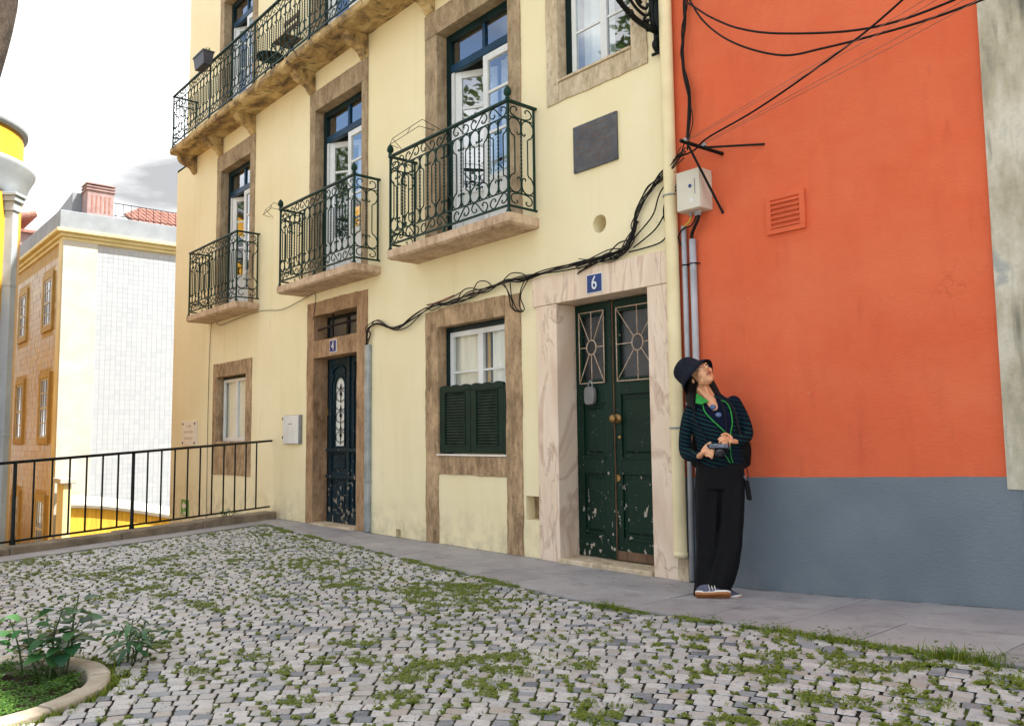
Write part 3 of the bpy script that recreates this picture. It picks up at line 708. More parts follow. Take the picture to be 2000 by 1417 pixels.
def left_window():
    s = 'brown_stone'; P = house
    ragged('jamb', s, P, -7.945, -7.78, .56, 2.36, -.014, .16, sides='l'); ragged('jamb', s, P, -6.63, -6.42, .56, 2.36, -.014, .16, sides='r')
    ragged('lintel', s, P, -7.777, -6.633, 2.135, 2.355, -.016, .16, sides='tb'); ragged('apron', s, P, -7.777, -6.633, .565, 1.05, -.012, .16, sides='b')
    bxo('sill', 'brown_stone', P, -7.79, -6.62, -.03, .12, 1.052, 1.088, .006)
    leafed_window('window', -7.73, -6.66, 1.09, 2.09, .085, 'white_paint', P, 2, (), .05, 'clear_glass')
    bxo('head_frame', 'green_frame', P, -7.777, -6.633, .10, .16, 2.092, 2.133, .003); bxo('side_frame', 'green_frame', P, -7.777, -7.732, .10, .16, 1.09, 2.09, .003)
    curtain(P, -7.72, -6.66, 1.15, 2.05, .135); room(P, -7.79, -6.62, 1.06, 2.2, .16)
left_window()

def shutter_window():
    s = 'brown_stone'; P = house
    ragged('jamb', s, P, -1.83, -1.60, .0, 2.48, -.014, .18, sides='lr', amp=.008); ragged('jamb', s, P, -.48, -.25, .0, 2.49, -.014, .18, sides='lr', amp=.008)
    ragged('lintel', s, P, -1.597, -.483, 2.297, 2.50, -.016, .18, sides='tb', amp=.008); ragged('apron', s, P, -1.597, -.483, .73, .922, -.013, .18, sides='b', amp=.008)
    bxo('sill', 'white_plate', P, -1.615, -.475, -.025, .13, .924, .942, .003)
    bxo('head_frame', 'green_frame', P, -1.597, -.483, .10, .17, 2.245, 2.295, .003); bxo('side_frame', 'green_frame', P, -1.597, -1.555, .10, .17, .945, 2.244, .003)
    leafed_window('window', -1.553, -.50, .96, 2.243, .12, 'white_paint', P, 2, (.66,), .055, 'clear_glass')
    curtain(P, -1.53, -1.06, 1.0, 2.2, .175); curtain(P, -.90, -.52, 1.0, 2.2, .175); curtain(P, -.985, -.93, 1.0, 2.2, .172, 'curtain_gold')
    room(P, -1.6, -.48, .945, 2.3, .20)
    # pair of half-height louvred shutters with a scalloped top
    for (a, b) in ((-1.59, -1.062), (-1.056, -.535)):
        y0, y1 = .005, .035; zb, zt = .955, 1.625
        mb = MB(); st = .085; n = 24
        mb.box(a, a+st, y0, y1, zb, zt-.03).box(b-st, b, y0, y1, zb, zt-.03).box(a+st, b-st, y0+.001, y1-.001, zb, zb+.07)
        poly = [(a, zt-.028), (b, zt-.028)] + [(b-(b-a)*k/n, zt+.022+.018*abs(sin(pi*k/8))) for k in range(n+1)]
        mb.prism(poly, y0-.001, y1+.001)
        f = mb.build('shutter', 'shutter_green', P, bevel=.004)
        mb = MB(); x0, x1, z0, z1 = a+st, b-st, zb+.07, zt-.028
        mb.box(x0, x0+.012, y0-.006, y0+.01, z0, z1).box(x1-.012, x1, y0-.006, y0+.01, z0, z1).box(x0+.012, x1-.012, y0-.006, y0+.01, z0, z0+.012).box(x0+.012, x1-.012, y0-.006, y0+.01, z1-.012, z1)
        mb.build('moulding', 'shutter_green', f)
        m = 19; me = None
        for k in range(m):
            z = z0+.02+(z1-z0-.04)*k/(m-1); x0i, x1i = x0+.012, x1-.012
            MB().add([(x0i, y0+.002, z-.016), (x1i, y0+.002, z-.016), (x1i, y0+.028, z+.014), (x0i, y0+.028, z+.014), (x0i, y0+.006, z-.020), (x1i, y0+.006, z-.020), (x1i, y0+.032, z+.010), (x0i, y0+.032, z+.010)],
                     [(0, 1, 2, 3), (7, 6, 5, 4), (0, 4, 5, 1), (1, 5, 6, 2), (2, 6, 7, 3), (3, 7, 4, 0)]).build('slat', 'louvre_green', f)
    MB().box(-.532, -.483, .003, .04, .945, 1.62).build('shutter_post', 'shutter_green', P, bevel=.004)
shutter_window()

def small_window_above():
    s = 'pale_stone'; P = house
    ragged('jamb', s, P, .158, .318, 4.19, 5.95, -.014, .16, sides='l'); ragged('jamb', s, P, 1.20, 1.374, 4.19, 5.95, -.014, .16, sides='r')
    ragged('apron', s, P, .321, 1.197, 4.19, 4.375, -.013, .16, sides='b', amp=.008); ragged('lintel', s, P, .321, 1.197, 5.75, 5.95, -.015, .16, sides='t')
    bxo('sill', 'pale_stone', P, .318, 1.20, -.03, .1, 4.377, 4.40, .004)
    bxo('side_frame', 'green_frame', P, .321, .392, .095, .155, 4.402, 5.748, .003)
    leafed_window('window', .394, 1.197, 4.402, 5.745, .10, 'white_paint', P, 2, (.33, .66), .05)
    curtain(P, .42, .80, 4.41, 5.7, .24); room(P, .32, 1.2, 4.4, 5.75, .16)
small_window_above()

# ---------------------------------------------------------------- door number six with its marble frame
def door_six():
    P = house; m = 'pink_marble'
    bxo('marble_lintel', m, P, -.062, 1.556, -.030, .30, 2.318, 2.585, .006)
    bxo('marble_jamb', m, P, -.010, .256, -.026, .205, .0, 2.315, .005); bxo('marble_jamb', m, P, 1.318, 1.556, -.026, .30, .0, 2.315, .005)
    bxo('marble_reveal', m, P, .20, .2545, .207, .28, .03, 2.31, .002)
    bxo('threshold', 'pale_stone', P, .258, 1.316, -.05, .33, -.03, .045, .012)
    y = .215
    def leaf(a, b, glz, pans, lab):
        st = .085
        zs = [.05, glz[0], glz[1], 2.31]; mb = MB()
        mb.box(a, a+st, y, y+.045, .05, 2.31); mb.box(b-st, b, y, y+.045, .05, 2.31)
        rails = [(.05, pans[0][0]), (pans[0][1], pans[1][0]), (pans[1][1], glz[0]), (glz[1], 2.31)]
        for z0, z1 in rails: mb.box(a+st, b-st, y+.0005, y+.0445, z0, z1)
        f = mb.build('door_leaf', 'door_green', P, bevel=.003)
        for z0, z1 in pans:
            i0, i1 = a+st, b-st
            q = .035
            vs = [(i0, y+.018, z0), (i1, y+.018, z0), (i1, y+.018, z1), (i0, y+.018, z1), (i0+q, y+.018, z0+q), (i1-q, y+.018, z0+q), (i1-q, y+.018, z1-q), (i0+q, y+.018, z1-q),
                  (i0+q*1.5, y+.006, z0+q*1.5), (i1-q*1.5, y+.006, z0+q*1.5), (i1-q*1.5, y+.006, z1-q*1.5), (i0+q*1.5, y+.006, z1-q*1.5)]
            fs = [(0, 1, 5, 4), (1, 2, 6, 5), (2, 3, 7, 6), (3, 0, 4, 7), (4, 5, 9, 8), (5, 6, 10, 9), (6, 7, 11, 10), (7, 4, 8, 11), (8, 9, 10, 11)]
            MB().add(vs, fs).build('panel', 'door_green', f)
            MB().box(i0-.012, i1+.012, y-.010, y-.0002, z0-.016, z0-.002).build('panel_bead', 'door_green', f, bevel=.003); MB().box(i0-.012, i1+.012, y-.010, y-.0002, z1+.002, z1+.014).build('panel_bead', 'door_green', f, bevel=.003)
        i0, i1, z0, z1 = a+st, b-st, glz[0], glz[1]
        MB().box(i0, i1, y+.03, y+.035, z0, z1).build('pane', 'dusty_glass', f)
        MB().box(i0-.02, i0, y-.008, y-.0002, z0, z1).box(i1, i1+.02, y-.008, y-.0002, z0, z1).box(i0-.02, i1+.02, y-.009, y-.0003, z0-.02, z0).box(i0-.02, i1+.02, y-.009, y-.0003, z1, z1+.02).build('glazing_bead', 'door_green', f, bevel=.003)
        # wrought grille: rectangle, ring and eight spokes
        g = MB(); e = .022; A, B, Z0, Z1 = i0-e, i1+e, z0-e-.01, z1+e+.01; yy = y-.016
        for p, q2 in (((A, Z0), (B, Z0)), ((B, Z0), (B, Z1)), ((B, Z1), (A, Z1)), ((A, Z1), (A, Z0))): g.tube([(p[0], yy, p[1]), (q2[0], yy, q2[1])], .0055, 5)
        cx, cz = (A+B)/2, (Z0+Z1)/2; rr = min(.062, (B-A)*.19)
        g.tube([(cx+cos(2*pi*k/16)*rr, yy, cz+sin(2*pi*k/16)*rr*1.15) for k in range(17)], .0055, 5, caps=False)
        for ex, ez in ((A, Z0), (cx, Z0), (B, Z0), (B, cz), (B, Z1), (cx, Z1), (A, Z1), (A, cz)):
            d = Vector((ex-cx, ez-cz)); k = rr/ sqrt((d.x)**2+(d.y/1.15)**2); g.tube([(cx+d.x*k, yy, cz+d.y*k), (ex, yy, ez)], .0045, 5)
        g.build('grille', 'aged_cream_metal', f, smooth=True)
        return f
    L = leaf(.258, .688, (1.62, 2.20), ((.24, .78), (.93, 1.40)), '')
    Rr = leaf(.712, 1.316, (1.62, 2.20), ((.24, .78), (.93, 1.47)), '')
    MB().box(.682, .720, y-.022, y-.0005, .05, 2.31).build('meeting_strip', 'door_green', Rr, bevel=.006)
    MB().box(.7205, .728, y-.014, y-.0006, .05, 2.31).build('worn_edge', 'timber_weather', Rr)
    MB().box(.74, 1.312, y-.02, y-.001, .055, .13).build('kick_board', 'timber_weather', Rr, bevel=.004)
    MB().lathe([(.042, 0), (.044, .008), (.03, .014), (.014, .022), (.012, .045), (.03, .055), (.036, .068), (.032, .08), (.012, .086)], (.758, y, 1.263), (0, -1, 0), 20).build('knob', 'brass', Rr, smooth=True)
    MB().lathe([(.017, 0), (.017, .006), (.008, .01)], (.775, y, 1.10), (0, -1, 0), 14).build('keyhole_plate', 'brass', Rr, smooth=True)
    MB().lathe([(.03, 0), (.03, .004)], (.745, y-.0005, .75), (0, -1, 0), 12).build('old_hole_cover', 'brass', Rr)
    MB().box(.25, 1.4, .30, .33, .0, 2.4).build('hall_backing', 'room_dark', P)
    # key safe hung on the left leaf
    t = thing('key_safe', 'grey rounded key safe hanging on the green door by its shackle', 'key safe', (.463, y-.03, 1.42))
    n = 20; poly = []
    for k in range(n):
        q = 2*pi*k/n; c, s = cos(q), sin(q); poly.append((.463+.062*abs(c)**.5*(1 if c > 0 else -1), 1.475+.082*abs(s)**.6*(1 if s > 0 else -1)))
    MB().prism(poly, y-.055, y-.012).build('body', 'keysafe_grey', t, smooth=False, bevel=.010)
    MB().tube([(.44, y-.03, 1.545), (.44, y-.03, 1.59), (.463, y-.03, 1.61), (.486, y-.03, 1.59), (.486, y-.03, 1.545)], .006, 6).build('shackle', 'galvanised', t, smooth=True)
door_six()

def door_four():
    P = house; s = 'brown_stone_door'; y = .18
    ragged('jamb', s, P, -4.61, -4.42, .0, 2.935, -.02, .30, sides='l', amp=.006); ragged('jamb', s, P, -3.295, -3.06, .0, 2.925, -.02, .30, sides='lr', amp=.006)
    ragged('lintel', s, P, -4.417, -3.298, 2.745, 2.935, -.022, .3, sides='tb', amp=.007); ragged('transom', s, P, -4.417, -3.298, 2.178, 2.42, -.018, .3, sides='tb')
    bxo('threshold', 'pale_stone', P, -4.417, -3.298, -.06, .3, -.03, .03, .01)
    # barred fanlight
    leafed_window('fanlight', -4.40, -3.30, 2.422, 2.742, .17, 'dark_iron', P, 2, (), .04, 'dusty_glass'); room(P, -4.417, -3.298, 2.42, 2.745, .22, .5)
    MB().tube([(-4.36, .02, 2.56), (-3.9, -.015, 2.575), (-3.28, .02, 2.585)], .016, 6).build('bar', 'rust_iron', P, smooth=True)
    MB().tube([(-3.98, .03, 2.42), (-3.98, .03, 2.75)], .012, 6).build('bar', 'rust_iron', P, smooth=True)
    for (a, b) in ((-4.36, -3.822), (-3.772, -3.30)):
        mb = MB(); mb.box(a, a+.07, y, y+.05, .03, 2.175).box(b-.07, b, y, y+.05, .03, 2.175)
        for z0, z1 in ((.03, .16), (.58, .68), (.92, 1.0), (2.09, 2.175)): mb.box(a+.07, b-.07, y+.001, y+.049, z0, z1)
        f = mb.build('door_leaf', 'door_teal', P, bevel=.005)
        i0, i1 = a+.07, b-.07; cx = (i0+i1)/2; hw = (i1-i0)/2
        for z0, z1 in ((.16, .58), (.68, .92)):
            MB().box(i0, i1, y+.025, y+.045, z0, z1).build('panel', 'door_teal', f)
            MB().box(i0+.05, i1-.05, y+.006, y+.0245, z0+.05, z1-.05).build('raised_field', 'door_teal', f, bevel=.014)
            if z1-z0 > .3: MB().box(i0+.09, i1-.09, y-.004, y+.0055, z0+.09, z1-.09).build('raised_field', 'door_teal', f, bevel=.006)
        for z in (.62, .965): MB().box(a-.012, b+.012, y-.035, y-.0005, z-.02, z+.02).build('drip_moulding', 'door_teal', f, bevel=.008)
        MB().box(a, b, y-.02, y-.0005, .03, .12).build('skirting', 'door_teal', f, bevel=.006)
        # tall arched light
        arch = [(i0+.05, 1.02), (i1-.05, 1.02), (i1-.05, 1.80)] + [(cx+(hw-.05)*cos(pi*k/10), 1.80+.13*sin(pi*k/10)) for k in range(1, 10)] + [(i0+.05, 1.80)]
        outer = [(i0, 1.0), (i1, 1.0), (i1, 2.09), (i0, 2.09)]
        # surround of the arch as a ring of quads
        n = len(arch); ring = []
        for (x, z) in arch:
            d = Vector((x-cx, z-1.5)); k = min((hw/abs(d.x) if abs(d.x) > 1e-6 else 9), (.59/d.y if d.y > 0 else (.5/-d.y if d.y < 0 else 9))); ring.append((cx+d.x*k, 1.5+d.y*k))
        vs = [(x, y+.02, z) for x, z in arch] + [(x, y+.02, z) for x, z in ring] + [(x, y+.05, z) for x, z in arch]
        MB().add(vs, [(i, (i+1) % n, (i+1) % n+n, i+n) for i in range(n)] + [(i, i+2*n, (i+1) % n+2*n, (i+1) % n) for i in range(n)]).build('arch_frame', 'door_teal', f)
        MB().prism(arch, y+.046, y+.049).build('pane', 'curtain_white', f)
        MB().tube([(x, y+.012, z) for x, z in arch[1:]+arch[:1]], .013, 6, caps=True).build('arch_bead', 'door_teal', f, smooth=True)
        # carved cresting over the arch
        for sgn in (-1, 1):
            MB().tube(catmull([(cx+sgn*hw*.95, y+.008, 1.86), (cx+sgn*hw*.75, y, 1.94), (cx+sgn*hw*.88, y, 2.0), (cx+sgn*hw*.5, y, 2.05), (cx, y, 2.07)], 5), .014, 6).build('carved_scroll', 'door_teal', f, smooth=True)
        # iron grille in the light
        g = MB()
        for zc in (1.16, 1.42, 1.70):
            g.tube([(cx, y+.03, zc-.12), (cx, y+.03, zc+.14)], .006, 5)
            for sgn in (-1, 1):
                g.tube(catmull([(cx, y+.03, zc-.10), (cx+sgn*hw*.55, y+.03, zc-.06), (cx+sgn*hw*.5, y+.03, zc+.02), (cx+sgn*.02, y+.03, zc+.05)], 5), .005, 5)
                g.tube(catmull([(cx+sgn*hw*.62, y+.03, zc+.11), (cx+sgn*hw*.2, y+.03, zc+.06), (cx, y+.03, zc+.12)], 4), .005, 5)
            g.ball((cx, y+.03, zc), (.022, .012, .034), 8, 6)
        g.build('grille', 'dark_iron', f, smooth=True)
    MB().box(-3.822, -3.772, y-.03, y+.05, .03, 2.175).build('meeting_post', 'door_teal', P, bevel=.008)
    MB().box(-4.417, -4.362, y+.01, y+.06, .03, 2.175).build('door_frame', 'dark_iron', P, bevel=.004)
    MB().box(-4.41, -4.375, y-.012, y+.01, 1.42, 1.52).build('bell_push', 'brass', P, bevel=.004)
    MB().box(-4.42, -3.29, y+.06, y+.1, .0, 2.2).build('hall_backing', 'room_dark', P)
door_four()

# ---------------------------------------------------------------- balcony doors
def balcony_door(c, d, o0, o1, z0, z1, stone, upper=False):
    P = house
    ragged('jamb', stone, P, c, o0, z0-.06, z1+.0, -.020, .17, sides='l', amp=.005); ragged('jamb', stone, P, o1, d, z0-.06, z1+.0, -.020, .17, sides='r', amp=.005)
    ragged('lintel', stone, P, c, d, z1+.002, z1+.28, -.024, .17, sides='tb' if upper else 't', amp=.004)
    y = .115; fw = .075
    mb = MB().box(o0, o0+fw, y, y+.07, z0, z1).box(o1-fw*.6, o1, y, y+.07, z0, z1).box(o0+fw, o1-fw*.6, y+.001, y+.069, z1-.085, z1)
    f = mb.build('door_frame', 'green_frame', P, bevel=.004)
    zt = z1-.40
    MB().box(o0+fw, o1-fw*.6, y+.005, y+.065, zt-.045, zt+.045).build('transom_bar', 'blue_green_frame', f, bevel=.006)
    xm = (o0+o1)/2+.05
    MB().box(xm-.025, xm+.025, y+.008, y+.062, zt+.045, z1-.085).build('mullion', 'blue_green_frame', f, bevel=.004)
    for a, b in ((o0+fw, xm-.025), (xm+.025, o1-fw*.6)): MB().box(a, b, y+.03, y+.034, zt+.045, z1-.085).build('pane', 'window_glass', f)
    # fixed right leaf and the left leaf swung inwards
    def leaf(w, zb, ztop):
        s = .075; mb = MB().box(0, s, 0, .045, zb, ztop).box(w-s, w, 0, .045, zb, ztop).box(s, w-s, .001, .044, zb, zb+.09).box(s, w-s, .001, .044, ztop-s, ztop).box(s, w-s, .002, .043, zb+.60, zb+.66)
        return mb, s
    ztop = zt-.047; xs = xm-.02
    for kind in ('fixed', 'ajar'):
        if kind == 'fixed': w = o1-fw*.6-xs-.002; T = Matrix.Translation((xs, y+.012, 0))
        else: w = xs-o0-fw-.06; T = Matrix.Translation((o0+fw+.055, y+.03, 0)) @ Matrix.Rotation(radians(30), 4, 'Z')
        mb, s = leaf(w, z0, ztop); me = mb.mesh('door_leaf'); me.transform(T); lf = obj('door_leaf', me, 'white_paint', P, bevel=.004)
        bars = [z0+.66, z0+1.12, z0+1.56, ztop-s]
        for k in range(3):
            m2 = MB().box(s, w-s, .02, .024, bars[k], bars[k+1]).mesh('pane'); m2.transform(T); obj('pane', m2, 'window_glass', lf)
        for z in bars[1:3]:
            m2 = MB().box(s, w-s, .008, .04, z-.014, z+.014).mesh('glazing_bar'); m2.transform(T); obj('glazing_bar', m2, 'white_paint', lf)
        m2 = MB().box(s, w-s, .015, .03, z0+.09, z0+.60).mesh('panel'); m2.transform(T); obj('panel', m2, 'white_paint', lf)
    MB().box(o0+fw, o0+fw+.05, y+.01, y+.06, z0, ztop).build('door_post', 'white_paint', P, bevel=.004)
    curtain(P, xs+.05, o1-.02, z0+.05, ztop, y+.22); room(P, o0-.02, o1+.02, z0-.02, z1+.02, .172, 1.4)
for i, (c, d, o0, o1) in enumerate(BAYS):
    balcony_door(c, d, o0, o1, 3.165, 5.59, 'warm_stone')
    balcony_door(c, d, o0, o1, 6.245, 8.55, 'warm_stone', True)
def top_window():
    ragged('jamb', 'pale_stone', house, .158, .318, 6.8, 8.8, -.014, .16, sides='l'); ragged('jamb', 'pale_stone', house, 1.2, 1.374, 6.8, 8.8, -.014, .16, sides='r')
    leafed_window('window', .32, 1.198, 6.92, 8.58, .1, 'white_paint', house, 2, (.5,), .05); room(house, .32, 1.2, 6.9, 8.6, .16)
top_window()

# ------------------------------------------------------------------ iron balconies
def twisted_mesh(h, r=.0118):
    n = max(8, int(h/.0185)); pts = [(0, 0, h*k/n) for k in range(n+1)]
    rs = [r if k % 2 else r*.5 for k in range(n+1)]
    return MB().tube(pts, rs, 5, True, .6).mesh('twisted_bar')
def lyre_mesh(w, h):
    rl = w/4*.98; cx = w/2; mb = MB()
    for s in (-1, 1):
        C = (cx+s*w/4, h-rl); top = []
        for u, v in ((-.46, -.62), (-.36, -.76), (-.5, -.92), (-.76, -.86), (-.93, -.55)): top.append((u, v))
        for k in range(9):
            q = radians(188-27*k); top.append((.97*cos(q), .97*sin(q)))
        top += [(.55, -1.0), (.12, -1.22), (0., -1.45)]
        P = [(C[0]+s*u*rl, 0, C[1]+v*rl) for u, v in top]
        Q = [(x, 0, h-z) for x, _, z in P][::-1]
        a = catmull(P[:-1], 3) + [P[-1]]; b = [Q[0]] + catmull(Q[1:], 3)
        mb.tube(a + b, .0068, 5)
    return mb.mesh('lyre_bar')
def scroll_mesh(w, h, flip=False):
    half = [(.30, .46), (.355, .36), (.27, .22), (.15, .30), (.075, .55), (.14, .86), (.27, .95), (.41, .72)]
    pts = half + [(.5, .5)] + [(1-u, 1-v) for u, v in half[::-1]]
    if flip: pts = [(1-u, v) for u, v in pts]
    return MB().tube(catmull([(u*w, 0, v*h) for u, v in pts], 3), .0068, 5).mesh('frieze_scroll')
def place(me, name, mat, parent, M):
    o = obj(name, me, mat, parent, smooth=True); o.matrix_world = M; return o
def acorn(parent, x, y, z, mat):
    MB().lathe([(.020, 0), (.026, .012), (.014, .022), (.020, .03), (.036, .048), (.038, .075), (.030, .10), (.014, .122), (.004, .134)], (x, y, z), n=14).build('finial', mat, parent, smooth=True)
def railing(bal, x0, x1, Y, zs, zt, nmod, left=True, right=True, finials=False, mat='green_iron', Yw=-.03, last=None, rail_parent=None):
    zb = zs+.068; fr = .135; w = (x1-x0)/nmod
    zl, zu = zb+fr, zt-fr-.01; hm = zu-zl
    tw = twisted_mesh(hm); ly = lyre_mesh(w, hm); sc = [scroll_mesh(w, fr-.008, f) for f in (False, True)]
    MB().box(x0-.018, x1+.018, Y-.022, Y+.018, zt-.012, zt+.012).build('top_rail', mat, bal, bevel=.004)
    MB().box(x0, x1, Y-.008, Y+.008, zb-.010, zb+.010).build('bottom_rail', mat, bal)
    for z in (zl, zu): MB().box(x0, x1, Y-.005, Y+.005, z-.005, z+.005).build('frieze_bar', mat, bal)
    for k in range(nmod):
        x = x0+w*k; T = Matrix.Translation
        place(ly, 'lyre_bar', mat, bal, T((x, Y, zl)))
        place(tw, 'twisted_bar', mat, bal, T((x+w/2, Y, zl)))
        if k: place(tw, 'twisted_bar', mat, bal, T((x, Y, zl)))
        place(sc[k % 2], 'frieze_scroll', mat, bal, T((x, Y, zu+.004))); place(sc[(k+1) % 2], 'frieze_scroll', mat, bal, T((x, Y, zb+.006)))
    posts = [x0, x1] + ([x0+w*6*i for i in range(1, nmod//6+1) if x0+w*6*i < x1-.3] if nmod > 10 else [(x0+x1)/2])
    for i, x in enumerate(posts):
        full = i < 2 or nmod > 10
        MB().box(x-.011, x+.011, Y-.011, Y+.011, zs+.001, zt-.012 if full else zb-.01).build('post', mat, bal, bevel=.002)
        MB().lathe([(.024, 0), (.026, .012), (.016, .03), (.012, .055)], (x, Y, zs+.001), n=12).build('post_foot', mat, bal, smooth=True)
        if finials and i < 2: acorn(bal, x, Y-.002, zt+.012, mat)
    ws = Yw-Y; lys = lyre_mesh(ws, hm)
    half = [(.30, .46), (.345, .36), (.27, .2), (.16, .26), (.09, .5), (.14, .8), (.30, .95), (.5, 1.0)]
    for x, on in ((x0, left), (x1, right)):
        if not on: continue
        M = Matrix.Translation((x, Y, 0)) @ Matrix.Rotation(pi/2, 4, 'Z')
        MB().box(x-.020, x+.020, Y+.019, Yw+.03, zt-.0115, zt+.0115).build('top_rail', mat, bal, bevel=.004)
        MB().box(x-.008, x+.008, Y+.009, Yw+.03, zb-.0095, zb+.0095).build('bottom_rail', mat, bal)
        for z in (zl, zu): MB().box(x-.005, x+.005, Y+.006, Yw, z-.0045, z+.0045).build('frieze_bar', mat, bal)
        place(lys, 'lyre_bar', mat, bal, Matrix.Translation((x, Y, zl)) @ Matrix.Rotation(pi/2, 4, 'Z')); place(tw, 'twisted_bar', mat, bal, Matrix.Translation((x, Y+ws/2, zl)))
        for zz, fl in ((zu+.004, True), (zb+.006, False)):
            pts = half + [(1-u, v) for u, v in half[:-1][::-1]]
            if fl: pts = [(u, 1-v) for u, v in pts]
            me = MB().tube(catmull([(u*ws, 0, v*(fr-.008)) for u, v in pts], 3), .0068, 5).mesh('frieze_scroll')
            place(me, 'frieze_scroll', mat, bal, Matrix.Translation((x, Y, zz)) @ Matrix.Rotation(pi/2, 4, 'Z'))
        MB().box(x-.009, x+.009, Yw-.009, Yw+.009, zb, zt-.0115).build('wall_post', mat, bal)
def slab(x0, x1, y0, z0, z1):
    mb = MB()
    vs = [(x0+.03, y0+.03, z0), (x1-.03, y0+.03, z0), (x1-.03, .02, z0), (x0+.03, .02, z0),
          (x0, y0, z0+.02), (x1, y0, z0+.02), (x1, .02, z0+.02), (x0, .02, z0+.02),
          (x0, y0, z1), (x1, y0, z1), (x1, .02, z1), (x0, .02, z1)]
    fs = [(3, 2, 1, 0), (8, 9, 10, 11)]
    for a, b in ((0, 4), (4, 8)): fs += [(a+i, a+(i+1) % 4, b+(i+1) % 4, b+i) for i in range(4)]
    return mb.add(vs, fs).build('balcony', 'slab_stone', house, bevel=.006)
for i, (x0, x1, fin) in enumerate(((-8.175, -6.225, False), (-4.760, -2.795, True), (-2.010, -.008, True))):
    b = slab(x0-.025, x1+.03, -.385, 3.06, 3.165)
    railing(b, x0, x1, -.352, 3.165, 4.225, 7, finials=fin)
# fold-out drying frames hooked on two balconies
def dry_frame(x0, x1, z, name, lab):
    t = thing(name, lab, 'drying frame', (x0, -.36, z))
    P = [(x0, -.36, z), (x0-.02, -.46, z+.10), (x1-.1, -.52, z+.10), (x1, -.36, z)]
    mb = MB().tube(P, .0035, 5)
    MB.tube(mb, [(x0+.0, -.40, z+.0), (x0-.01, -.5, z+.02), (x1-.1, -.56, z+.02), (x1-.05, -.40, z)], .0035, 5)
    mb.tube([(x0-.02, -.46, z+.10), (x0-.01, -.5, z+.02)], .003, 5); mb.tube([((x0+x1)/2, -.49, z+.10), ((x0+x1)/2, -.53, z+.02)], .003, 5)
    mb.build('wire_frame', 'dark_iron', t, smooth=True)
dry_frame(-1.78, -1.05, 4.25, 'drying_frame', 'thin wire drying frame on the rail of the nearest balcony')
dry_frame(-4.98, -4.5, 4.16, 'drying_frame', 'thin wire drying frame sticking out from the middle balcony')
